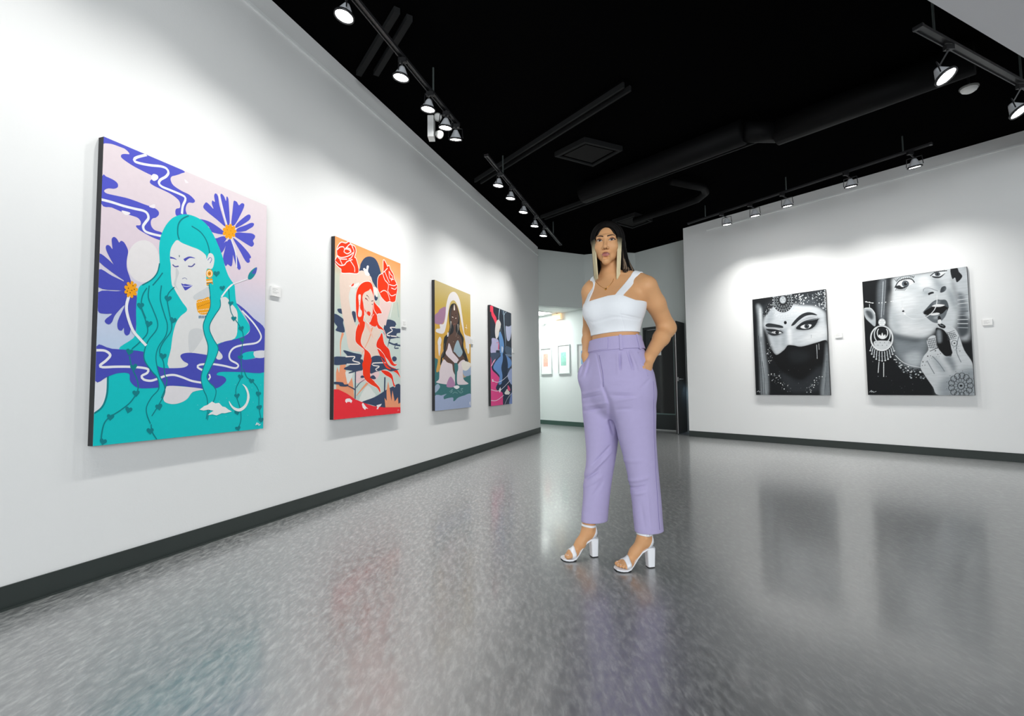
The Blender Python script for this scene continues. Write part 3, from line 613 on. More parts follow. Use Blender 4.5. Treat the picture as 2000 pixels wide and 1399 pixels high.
L|f6eee8|8.5|831,1373 870,1360 845,1312
L|f6eee8|8.5|711,1368 779,1425
L|f6eee8|8.5|846,1241 912,1239 945,1267
L|f6eee8|8.5|811,1397 844,1369
O|f6eee8|13|461,1229 385,1205 321,1154 289,1091 283,1007 294,899 323,845 336,808 334,841 292,771 282,718 288,661 357,624 411,595 399,517 388,430 413,344 504,291 610,256 659,210 652,256 568,312 509,352 498,434 515,537 478,583 411,613 359,660 372,727 410,797 415,851 393,860 409,915 464,870 499,828 522,820 591,845 627,815 713,803 764,723 738,785 700,823 639,851 608,895 614,889 611,950 686,971 649,1018 571,1050 551,1118 541,1183 512,1224
P|f8380f|0|461,1229 385,1205 321,1154 289,1091 283,1007 294,899 323,845 336,808 334,841 292,771 282,718 288,661 357,624 411,595 399,517 388,430 413,344 504,291 610,256 659,210 652,256 568,312 509,352 498,434 515,537 478,583 411,613 359,660 372,727 410,797 415,851 393,860 409,915 464,870 499,828 522,820 591,845 627,815 713,803 764,723 738,785 700,823 639,851 608,895 614,889 611,950 686,971 649,1018 571,1050 551,1118 541,1183 512,1224
P|f6c3b0|0|415,847 476,832 546,717 477,778
P|ecd5c6|0|501,1169 473,1150 407,1118 378,1074 388,1024 419,963 464,923 498,918 534,946 539,1035 556,1051 544,1116
P|f2e6de|0|317,1070 338,1091 356,1077 344,971 371,943 362,897 316,895 328,988
P|f4e2d8|0|521,907 555,942 591,886 580,837 499,828
P|f8380f|0|526,911 578,946 597,839 522,830 493,860
P|ecd5c6|0|409,951 464,920 518,927 500,888 482,848 444,864 414,890
L|f6eee8|8|395,1018 409,948 420,877 476,841
L|f6eee8|8|526,915 493,860
L|f6eee8|8|545,1042 557,983 608,936 617,889
L|f6eee8|7|589,1043 649,1011 686,973
P|f5330f|0|447,944 473,957 502,945 489,916 464,923
T|8c2733|14|419,1069 446,1063 465,1048
T|40302f|9|438,1101 468,1090 483,1069
L|5a3a3a|7|514,1057 544,1066
S|5a3a3a|0|539,1031 536,1028 529,1026 521,1026 518,1028 521,1031 529,1034 536,1034
D|6a3a3a|6|335,1034 338,988
O|f6eee8|10|689,776 727,678 810,627 844,549 898,493 955,488 905,470 845,483 793,524 716,570 666,616 601,639 605,688 652,741
P|f6300f|0|689,776 727,678 810,627 844,549 898,493 955,488 905,470 845,483 793,524 716,570 666,616 601,639 605,688 652,741
O|f6eee8|10|612,623 716,577 780,495 846,461 953,436 1016,355 954,397 846,431 755,471 667,546
P|f6300f|0|612,623 716,577 780,495 846,461 953,436 1016,355 954,397 846,431 755,471 667,546
O|f6eee8|10|675,419 781,417 863,381 891,315 918,269 888,275 848,344 750,377
P|f6300f|0|675,419 781,417 863,381 891,315 918,269 888,275 848,344 750,377
P|3a4965|0|0,514 152,523 167,536 118,577 262,562 370,552 357,515 392,504 391,424 326,408 202,384 192,391 243,406 142,414 130,427 204,454 162,460 0,451
P|3a4965|0|522,538 630,558 716,535 748,493 846,454 913,442 995,441 846,416 756,435 669,419 596,408 501,389 498,468
S|3a4965|0|947,544 945,535 938,527 926,521 912,517 897,516 883,518 872,523 864,531 862,539 864,548 871,556 882,562 896,566 911,566 925,564 937,559 945,552
L|f6eee8|10|147,523 275,530 242,496 338,481 328,468 162,460
L|f6eee8|10|748,497 542,484 548,464 646,457 584,430 610,417
P|f8380f|0|392,490 519,524 498,434 509,352 568,312 413,344 388,430
P|f8380f|0|667,546 755,479 846,436 755,451
L|3a4965|14|284,407 281,164
T|3a4965|12|281,243 162,281 0,301
P|3a4965|0|0,309 108,306 133,288 187,289 162,271 75,275 65,287 0,293
T|3a4965|10|295,260 348,303 430,337
L|3a4965|22|738,357 733,216
P|3a4965|0|353,353 380,369 413,354 380,346
P|3a4965|0|497,352 549,374 591,344 538,338
S|f4303c|0|0,249 56,247 163,212 285,158 415,121 552,89 723,69 1016,59 1016,0 0,0
S|f4a078|0|748,69 732,162 770,129 765,220 793,318 823,241 851,127 869,230 911,118 969,161 980,93 1016,107 1013,59
S|fbf4f4|0|148,161 168,168 203,169 221,161 242,147 225,128 208,139 173,140 165,130 146,143
S|fbf4f4|0|376,115 395,125 415,107 440,86 474,68 435,73 427,59 391,80
S|fbf4f4|0|600,94 636,99 687,106 667,84 639,75 627,57 602,59 614,76
D|f9c9c9|9|974,36 986,30 968,27''',
'''G|0:a3b3d2,250:a9b3cf,500:d0a04a,1000:d2a649,1250:c5aa58,1524:c9b784|0|
P|3d7577|0|0,614 83,611 94,451 528,486 785,392 1016,438 1016,177 777,159 613,136 533,105 479,98 465,142 308,136 229,129 222,161 295,191 166,176 0,175
P|a2b0cf|0|0,173 194,172 295,192 222,161 229,129 308,134 466,142 479,98 533,103 613,134 777,157 1016,175 1016,0 0,0
P|9fb3c9|0|0,280 72,311 126,278 71,235 0,211
P|d6a552|0|0,753 205,780 174,634 88,463 33,462 76,591 0,619
P|a67d99|0|0,1105 84,1155 126,1194 260,1246 286,1208 239,1067 152,1014 96,1011 0,1017
P|e4dfdf|0|40,951 130,969 124,1015 224,1035 273,1145 294,1264 364,1399 474,1465 586,1464 682,1391 736,1253 790,1084 834,965 1016,944 1016,854 938,841 866,772 851,850 803,955 736,1079 677,1216 630,1296 551,1353 487,1361 405,1314 345,1182 300,1040 222,918 39,914
P|e4dfdf|0|121,867 166,841 155,794 112,742 78,763 72,814
P|e4dfdf|0|78,746 109,774 148,750 107,634
P|e9e4e0|0|869,854 965,847 970,737 916,719
D|f4efe8|16|884,1057
T|f4efe8|10|886,1098 888,1021
T|f4efe8|8|841,1057 928,1054
P|2a2c2e|0|486,1320 423,1292 376,1220 366,1116 386,1015 339,929 235,866 211,732 215,709 153,640 133,529 187,576 216,623 530,575 912,592 900,667 805,764 782,834 793,911 674,1008 683,1152 629,1260 566,1323
P|5f483f|0|518,1316 453,1244 420,1156 437,1075 495,1026 480,955 353,889 295,804 273,736 268,665 216,603 452,552 546,569 625,564 826,628 720,716 740,831 757,836 704,918 575,963 558,1032 625,1110 631,1210 600,1285
L|8f8b86|6|422,1254 396,1119 417,1018 353,889
L|8f8b86|6|627,1196 673,1079 555,906
L|9a948c|6|234,796 218,702 167,627
L|9a948c|6|797,777 880,695 912,610
P|eee7da|0|518,1316 538,1248 500,1243
T|1c1512|10|444,1166 490,1165
T|1c1512|10|546,1186 591,1200
L|ece3d6|9|451,1146 490,1144
L|ece3d6|9|545,1140 577,1147
T|8d5b52|14|495,1054 530,1068 567,1065
T|f0eade|16|422,1087 413,997
T|f0eade|16|620,1074 621,992
T|f0eade|10|673,1065 675,1029
D|f0e0c0|9|490,838 619,904 536,800
P|e8e2e4|0|325,934 355,937 346,895 316,889
P|e2d5da|0|367,812 456,715 471,699 627,627 610,598 549,567 453,599 278,672 320,735
P|9db4bf|0|618,869 700,786 758,718 660,653 534,706 490,717 536,803
P|e2d5da|0|367,802 411,757 433,725 350,727
P|e2d5da|0|216,602 317,571 452,552 466,484 526,424 526,307 371,301 38,326 100,368 118,477
P|e2d5da|0|625,564 792,627 896,551 771,498 784,371 936,313 682,300 590,321 590,446
P|9fb0cb|0|771,491 1016,540 1016,438 819,413
P|e8e3d8|0|724,585 843,609 1016,584 971,525 856,484 755,505
S|5f483f|0|452,552 546,569 526,424 484,458
P|3d7577|0|514,564 612,562 617,488 561,432 567,305 531,305 526,431
P|b385ab|0|299,276 327,349 403,401 481,363 526,305 488,272
P|f0eef0|0|484,275 557,290 621,289 657,267 569,246
L|8fb4b4|6|369,214 460,245 398,200 459,222
L|8fb4b4|6|458,189 521,208 599,192
L|8fb4b4|6|600,233 679,198 680,225
L|8fb4b4|6|689,246 763,252 705,232 762,210 687,191
P|dfe3ee|0|958,56 989,77 996,19''',
'''G|0:33405a,600:3b4a62,900:2c3542,1524:2b313c|0|
P|f3465f|0|0,1506 126,1514 142,1431 265,1362 314,1264 258,1230 184,1300 64,1369 41,1423 0,1421
T|b9d2e2|34|430,1524 388,1370 464,1247 486,1074
T|b9d2e2|34|631,1519 652,1269 703,1049 705,915
T|b9d2e2|26|756,1514 629,1446
T|8fb2cc|18|549,1524 574,1439
P|c4cbe6|0|731,1292 1012,1322 1016,1208 931,1070 815,1041 746,1116
P|3c4450|0|685,1481 1016,1501 1016,1326 708,1289
P|c0bde0|0|0,876 58,949 63,1021 229,1032 360,1010 378,891 417,862 251,850 225,806 0,803
P|e9e4df|0|284,1308 382,1343 485,1283 410,1171 361,1079 254,1030 206,1132 238,1255
P|6fa0d8|0|383,1107 462,1159 593,1039 622,909 533,782 434,802 406,974
P|f06a8a|0|354,952 393,964 378,868 340,874
T|f06a8a|12|278,968 406,988
P|dce2ee|0|510,930 576,909 548,836 508,842
P|46566f|0|0,791 455,817 376,764 125,674 0,684
P|8194ad|0|697,819 1013,820 1013,792 752,786
P|55687f|0|700,945 1016,932 1014,839 712,838
P|ec4d92|0|0,687 30,677 56,554 370,445 348,368 229,283 270,239 553,179 575,0 0,0
P|e9a9c4|0|5,594 125,682 224,712 76,613
P|22344e|0|149,658 52,554 269,477 383,437 371,488 196,551
P|6f9ad6|0|534,795 211,665 112,573 270,511 401,446 342,330 529,331 558,441 503,588 559,722
P|6f9ad6|0|711,797 952,743 1003,653 804,590 751,732
P|22344e|0|567,828 730,785 811,645 779,499 919,375 992,266 795,239 820,104 678,0 549,0 526,196 270,232 266,312 471,331 532,458 482,587 564,722
P|a5b5e0|0|1013,589 807,500 806,428 1016,321
P|7f96cf|0|1016,192 936,138 852,5 1016,0
L|ece9f2|9|61,388 267,357 525,388 815,473
L|ece9f2|9|0,246 265,222 522,257 928,393
L|ece9f2|9|0,83 262,79 587,152
L|ece9f2|8|624,0 792,105 996,174
S|f6f3f6|0|49,397 97,406 120,365 68,361
S|f6f3f6|0|366,249 431,283 456,231 403,193 360,215
S|f3efe6|0|754,252 908,184 850,156 682,160 614,182
P|ee5a86|0|797,311 910,257 909,220 795,230''',
'''G|0:16191c,1524:191c1f|0|
B|33383c|30|121,1343 289,1436 605,1481 1016,1516 1016,1249 952,1245 733,1368 393,1343 193,1275
B|8d9498|14|64,1431 141,1360 145,1028 161,716 191,349 184,0 82,0 78,450 72,840 75,1192
B|d5dadc|10|103,1346 132,1322 127,952 105,954
L|33383c|8|75,937 93,449 106,6
L|c2c8cb|6|105,837 134,448 153,25
L|2a2e31|6|114,526 142,255 134,6
B|c9cfd3|16|151,1105 202,1254 305,1375 600,1360 829,1326 982,1222 1007,1077 1005,777 872,762 678,718 495,751 441,686 325,617 259,766 211,963
B|d9dee1|30|528,1230 649,1306 859,1276 949,1173 825,1226 628,1198
B|e0e4e6|30|879,967 989,1008 990,831 809,776 664,789 748,872
B|b3babf|24|255,939 378,889 337,703 287,821
B|a9b0b5|20|435,1016 479,992 464,769 416,731 410,886
B|e3e7e9|12|506,989 547,985 550,771 509,774
B|aab1b6|20|211,1273 323,1354 299,1165 206,1099
B|4a5055|14|634,1355 768,1426 1016,1287 1016,1198 891,1289
B|24272a|8|160,1279 216,1408 318,1479 327,1391 268,1323 183,1237
S|25282b|0|598,1422 593,1382 581,1345 562,1313 538,1287 510,1270 478,1260 445,1260 412,1269 380,1287 352,1314 329,1347 312,1385 302,1426 300,1469 305,1510 317,1524 337,1524 362,1524 392,1524 424,1524 457,1524 490,1524 521,1524 548,1524 570,1524 586,1503 595,1463
D|c4cacd|14.0|588,1427 582,1387 569,1351 550,1320 524,1296 495,1281 462,1276 429,1280 396,1295 367,1318 342,1350 324,1387 313,1428 310,1471 316,1512 329,1524 350,1524 377,1524 407,1524 440,1524 474,1524 505,1524 534,1524 558,1524 575,1509 585,1469
D|8b9296|12.0|557,1432 551,1392 535,1358 510,1332 480,1317 447,1315 414,1327 384,1350 361,1383 346,1423 342,1466 349,1507 366,1524 391,1524 422,1524 456,1524 489,1524 517,1524 540,1513 554,1474
D|c4cacd|12.0|527,1437 518,1397 496,1368 465,1354 431,1359 401,1382 381,1418 374,1461 383,1501 406,1524 437,1524 471,1524 501,1515 521,1479
O|9aa1a5|7|572,1430 568,1397 558,1367 543,1341 523,1320 500,1305 473,1298 446,1298 419,1305 393,1320 370,1342 351,1369 337,1400 329,1434 326,1468 331,1502 341,1524 357,1524 378,1524 402,1524 429,1524 456,1524 483,1524 509,1524 531,1524 549,1524 563,1496 571,1463
O|7d8488|6|540,1435 537,1410 530,1387 519,1368 504,1352 487,1341 467,1335 447,1336 427,1341 408,1352 392,1369 378,1389 368,1412 362,1437 360,1463 363,1488 371,1511 383,1524 398,1524 415,1524 435,1524 455,1524 475,1524 494,1524 510,1524 523,1508 533,1485 539,1460
S|9ba2a6|0|496,1445 493,1427 484,1411 472,1400 457,1396 442,1398 427,1407 415,1421 408,1440 406,1460 409,1479 418,1495 430,1505 445,1510 461,1507 475,1498 487,1483 494,1465
D|e8ebec|12|451,1453 429,1471 476,1464 440,1422 466,1424
D|c5cbce|9|306,1423
D|c5cbce|15|306,1400
D|c5cbce|14|203,1301
D|14171a|12|192,1234
D|30353a|7|290,1381
D|30353a|10|228,1294
D|30353a|12|195,1368
D|e6e9ea|10|306,1471
D|c5cbce|12|210,1324
D|e6e9ea|11|197,1300
D|e6e9ea|9|273,1401
D|dfe3e4|9|279,1399
D|9aa1a5|11|153,1295
D|e6e9ea|7|232,1374
D|c5cbce|9|293,1390
D|dfe3e4|8|170,1249
D|30353a|14|263,1441
D|30353a|9|167,1270
D|9aa1a5|9|261,1348
D|9aa1a5|7|212,1274
D|14171a|11|285,1383
D|14171a|11|299,1408
D|c5cbce|7|320,1384
D|9aa1a5|11|232,1275
D|14171a|13|211,1315
D|14171a|14|209,1259
D|c5cbce|10|242,1343
D|14171a|13|233,1298
D|30353a|15|178,1281
D|30353a|15|268,1369
D|14171a|9|268,1426
D|30353a|8|234,1386
D|9aa1a5|7|257,1422
D|e6e9ea|15|271,1333
D|30353a|11|248,1395
D|14171a|15|222,1266
D|c5cbce|9|255,1331
D|14171a|7|259,1390
D|30353a|15|219,1403
D|30353a|13|174,1324
D|14171a|13|238,1357
D|c5cbce|11|215,1255
D|9aa1a5|13|283,1401
D|c5cbce|14|201,1235
D|e6e9ea|9|321,1410
D|dfe3e4|7|246,1414
D|c5cbce|19|727,1481
D|30353a|15|1016,1423
D|e6e9ea|20|981,1253
D|14171a|16|915,1346
D|c5cbce|8|902,1289
D|14171a|16|911,1498
D|14171a|19|955,1346
D|dfe3e4|15|1013,1321
D|e6e9ea|12|706,1475
D|dfe3e4|17|966,1315
D|dfe3e4|19|1001,1472
D|9aa1a5|16|851,1391
D|c5cbce|12|963,1500
D|14171a|8|958,1287
D|e6e9ea|14|762,1426
D|14171a|9|973,1454
D|9aa1a5|19|922,1488
D|30353a|10|1004,1469
D|dfe3e4|9|989,1476
D|14171a|18|916,1484
D|9aa1a5|9|853,1354
D|9aa1a5|16|855,1463
D|9aa1a5|15|1016,1273
D|14171a|8|931,1473
D|30353a|8|825,1448
D|c5cbce|14|850,1425
D|e6e9ea|9|908,1464
D|c5cbce|10|1016,1315
D|c5cbce|12|915,1417
D|c5cbce|19|769,1438
D|14171a|14|964,1329
D|e6e9ea|17|1016,1404
D|c5cbce|14|1016,1445
D|dfe3e4|15|899,1428
D|dfe3e4|9|1004,1418
D|30353a|12|981,1379
D|e6e9ea|15|932,1327
D|9aa1a5|13|994,1414
D|14171a|15|1006,1311
D|c5cbce|19|929,1478
D|9aa1a5|10|1016,1403
D|14171a|19|820,1460
D|dfe3e4|8|926,1447
D|30353a|13|964,1273
D|c5cbce|20|1007,1302
D|e6e9ea|8|795,1458
D|14171a|16|1016,1454
D|c5cbce|9|892,1477
D|e6e9ea|16|1001,1281
D|e6e9ea|19|1016,1461
D|30353a|20|848,1395
D|e6e9ea|10|967,1454
D|9aa1a5|10|939,1282
D|9aa1a5|9|708,1478
D|e6e9ea|15|1013,1473
D|9aa1a5|10|859,1443
D|dfe3e4|12|1016,1268
D|c5cbce|16|1012,1332
D|9aa1a5|13|803,1439
D|e6e9ea|12|962,1306
D|14171a|10|847,1490
D|9aa1a5|15|955,1487
D|dfe3e4|10|1000,1378
D|dfe3e4|17|1007,1356
D|c5cbce|8|972,1317
D|9aa1a5|11|790,1486
D|9aa1a5|13|936,1292
D|14171a|8|954,1281
D|c5cbce|10|881,1415
D|e6e9ea|9|966,1375
D|c5cbce|14|977,1334
D|dfe3e4|8|873,1351
D|dfe3e4|16|754,1441
D|30353a|19|915,1410
D|30353a|11|1016,1504
D|30353a|20|659,1465
D|e6e9ea|12|1011,1391
D|e6e9ea|20|1008,1444
D|14171a|17|750,1451
D|30353a|9|880,1473
D|30353a|14|995,1445
D|dfe3e4|13|996,1334
D|9aa1a5|20|713,1471
D|e6e9ea|17|943,1457
D|dfe3e4|11|982,1302
D|c5cbce|12|800,1390
D|dfe3e4|8|991,1418
D|30353a|17|686,1479
D|9aa1a5|17|858,1409
D|30353a|9|1016,1470
D|e6e9ea|8|970,1378
D|c5cbce|19|934,1307
D|30353a|18|990,1354
D|9aa1a5|9|977,1261
D|9aa1a5|13|962,1463
D|c5cbce|14|1016,1285
D|e6e9ea|9|1010,1375
D|c5cbce|18|1016,1228
D|9aa1a5|14|937,1467
D|e6e9ea|17|887,1305
D|dfe3e4|8|1015,1493
D|c5cbce|16|854,1410
D|c5cbce|9|967,1267
D|e6e9ea|8|1012,1257
D|dfe3e4|8|1016,1453
D|e6e9ea|10|908,1379
D|14171a|17|993,1325
D|dfe3e4|14|942,1402
D|9aa1a5|20|693,1465
D|e6e9ea|18|681,1459
D|dfe3e4|9|883,1305
D|c5cbce|18|988,1255
D|c5cbce|15|1016,1335
D|c5cbce|20|1013,1503
D|14171a|13|804,1468
D|9aa1a5|9|990,1351
D|c5cbce|17|851,1407
D|9aa1a5|8|922,1458
D|14171a|14|958,1451
D|30353a|12|984,1288
D|eef0f1|14|737,1405
D|dfe4e6|15|676,1494
D|eef0f1|9|618,1495
D|dfe4e6|15|729,1363
D|dfe4e6|15|685,1432
D|eef0f1|15|691,1459
D|eef0f1|12|782,1371
D|dfe4e6|12|693,1405
D|dfe4e6|10|738,1353
D|eef0f1|16|731,1349
D|eef0f1|8|632,1447
D|eef0f1|11|699,1422
D|dfe4e6|9|726,1388
D|dfe4e6|12|674,1428
D|eef0f1|15|630,1392
D|eef0f1|13|641,1490
D|dfe4e6|14|625,1467
D|eef0f1|10|705,1424
D|eef0f1|8|643,1437
D|eef0f1|16|639,1481
D|dfe4e6|10|725,1350
D|eef0f1|12|699,1376
D|eef0f1|15|700,1364
D|dfe4e6|9|748,1395
D|eef0f1|10|684,1504
D|eef0f1|9|692,1404
D|dfe4e6|12|699,1460
D|dfe4e6|9|696,1360
D|dfe4e6|16|676,1491
D|dfe4e6|11|698,1435
D|eceeef|9|303,1289 341,1263 379,1241 417,1224 455,1215 493,1214 531,1221 569,1232 607,1247 323,1242 357,1216 392,1194 426,1180 461,1176 496,1181 530,1194 565,1210
D|eceeef|8|598,1277 613,1297 629,1317 645,1337 660,1357 676,1376 692,1396 707,1416 723,1436
P|292d30|0|184,1090 228,1117 332,1092 429,1054 430,1022 316,1044 214,1059
P|292d30|0|551,1048 609,1126 695,1197 780,1220 856,1199 902,1158 823,1174 742,1163 658,1109 593,1050
S|0b0d0f|0|493,1097 490,1085 482,1076 471,1074 461,1078 454,1089 452,1102 455,1115 463,1124 473,1126 483,1121 491,1111
B|5d6368|14|186,1043 277,1052 417,991 441,943 344,911 228,942
P|1d2023|0|189,1031 258,1020 355,998 416,969 439,940 381,968 283,978 230,996
P|dfe3e5|0|267,972 328,981 390,968 412,946 327,943
S|22262a|0|380,957 376,945 366,937 351,935 337,940 327,950 324,963 328,975 339,983 353,985 367,980 377,970
D|f2f4f5|5|360,967
P|1d2023|0|202,983 273,949 380,934 424,945 362,919 273,922
L|eceeef|7|204,1045 303,1030 391,998
T|14171a|6|248,982 210,944
T|14171a|6|276,979 232,938
T|14171a|6|305,976 253,932
T|14171a|6|333,973 275,926
T|14171a|6|361,970 296,920
B|585e63|16|604,988 670,1073 790,1131 919,1109 890,1020 816,970 686,961
P|202427|0|615,996 673,1058 756,1094 868,1091 912,1107 875,1021 809,968 703,964
P|e3e6e8|0|675,1013 735,1043 818,1033 811,1004 768,979 712,985
S|3a4045|0|792,1011 788,997 779,986 766,980 751,982 739,990 730,1003 727,1018 731,1033 741,1044 754,1049 768,1047 781,1039 789,1026
S|0d0f11|0|774,1013 771,1004 764,999 755,1000 748,1006 745,1016 748,1026 756,1031 765,1030 772,1023
D|f8f9f9|6|770,1025
L|d9dde0|8|623,1032 707,1096 821,1122 893,1127
T|0f1214|7|787,1059 814,1086
T|0f1214|7|806,1062 836,1091
T|0f1214|7|826,1065 859,1095
T|0f1214|7|845,1068 881,1100
T|0f1214|7|864,1071 903,1104
T|0f1214|7|883,1074 925,1109
P|0e1012|0|325,617 441,688 495,753 579,744 678,720 872,762 1002,788 1007,654 946,464 825,337 693,238 578,241 462,303 345,438 262,594 251,709
B|1d2124|30|508,653 676,660 802,597 702,495 537,503
B|2c3034|24|360,334 495,274 578,223 701,227 921,421 909,96 686,40 488,62
B|8b9296|14|1010,759 1016,0 906,0 927,236 970,481
L|5a6065|5|1007,654 1016,9
L|5a6065|5|999,575 1004,9
L|5a6065|5|992,497 992,9
L|5a6065|5|984,418 979,9
L|5a6065|5|977,340 967,9
L|5a6065|5|969,261 955,8
L|5a6065|5|962,183 943,8
L|cdd2d5|6|877,731 876,530
L|cdd2d5|5|905,747 905,661
L|9aa1a5|5|813,884 811,839
D|8b9296|8|220,503
D|c5cbce|9|245,590
D|e8ebec|14|193,643
D|8b9296|11|229,732
D|e8ebec|10|203,650
D|e8ebec|9|251,762
D|e8ebec|6|268,578
D|8b9296|11|209,532
D|8b9296|14|212,636
D|8b9296|14|235,728
D|8b9296|13|208,665
D|e8ebec|11|223,499
D|c5cbce|8|204,797
D|e8ebec|11|240,530
D|e8ebec|12|209,705
D|e8ebec|9|258,782
D|c5cbce|12|240,659
D|e8ebec|12|212,525
D|e8ebec|8|225,683
D|8b9296|4|245,564
D|8b9296|8|210,533
D|8b9296|11|221,538
D|8b9296|9|214,575
D|e8ebec|6|252,613
D|8b9296|11|238,601
D|e8ebec|7|255,536
D|f0f2f2|16|371,181
D|5a6065|11|468,129
D|dfe3e4|14|286,324
D|5a6065|17|267,299
D|f0f2f2|8|241,311
D|5a6065|12|345,194
D|5a6065|18|290,304
D|dfe3e4|5|398,143
D|dfe3e4|6|410,191
D|dfe3e4|16|201,312
D|dfe3e4|11|322,269
D|9aa1a5|17|370,264
D|5a6065|16|464,55
D|9aa1a5|16|254,229
D|dfe3e4|18|417,94
D|5a6065|10|317,298
D|dfe3e4|5|463,136
D|5a6065|18|506,101
D|f0f2f2|16|243,326
D|dfe3e4|11|395,163
D|f0f2f2|8|334,193
D|f0f2f2|17|356,292
D|9aa1a5|6|374,259
D|f0f2f2|9|248,222
D|f0f2f2|5|498,58
D|5a6065|9|263,236
D|dfe3e4|9|397,153
D|f0f2f2|11|469,147
D|9aa1a5|15|291,298
D|f0f2f2|12|308,263
D|5a6065|16|362,314
D|9aa1a5|12|267,241
D|5a6065|11|306,174
D|5a6065|11|411,140
D|9aa1a5|5|233,310
D|f0f2f2|7|293,217
D|f0f2f2|6|387,115
D|dfe3e4|5|288,197
D|9aa1a5|13|338,236
D|5a6065|18|424,171
D|f0f2f2|7|794,160
D|5a6065|9|893,250
D|f0f2f2|11|767,80
D|9aa1a5|7|778,163
D|5a6065|10|709,76
D|5a6065|6|833,165
D|f0f2f2|17|823,149
D|dfe3e4|12|893,269
D|9aa1a5|17|723,45
D|9aa1a5|6|871,246
D|5a6065|5|717,96
D|dfe3e4|5|869,157
D|9aa1a5|12|772,132
D|9aa1a5|12|755,117
D|f0f2f2|14|826,217
D|dfe3e4|9|726,110
D|dfe3e4|6|891,238
D|5a6065|8|828,121
D|dfe3e4|14|854,254
D|f0f2f2|15|793,139
D|5a6065|13|864,187
D|f0f2f2|13|929,268
D|5a6065|14|875,179
D|dfe3e4|12|830,190
D|f0f2f2|14|813,117
D|5a6065|7|914,267
D|f0f2f2|15|773,48
D|dfe3e4|5|763,102
D|9aa1a5|6|880,179
D|dfe3e4|11|797,154
D|5a6065|14|796,141
D|9aa1a5|10|830,224
D|dfe3e4|11|782,74
D|f0f2f2|9|856,216
D|aab0b4|6|778,379
D|aab0b4|6|617,178
D|8b9296|4|894,287
D|8b9296|3|480,184
D|aab0b4|7|342,302
D|8b9296|3|734,194
D|8b9296|6|800,131
D|8b9296|3|569,406
D|aab0b4|4|486,160
D|aab0b4|7|912,266
D|aab0b4|3|479,160
D|aab0b4|5|383,93
D|aab0b4|3|415,204
D|aab0b4|4|645,105
D|aab0b4|6|490,377
D|8b9296|5|362,358
D|8b9296|7|773,64
D|8b9296|3|624,368
L|c9ced1|5|20,48 44,68 50,48 73,56''',
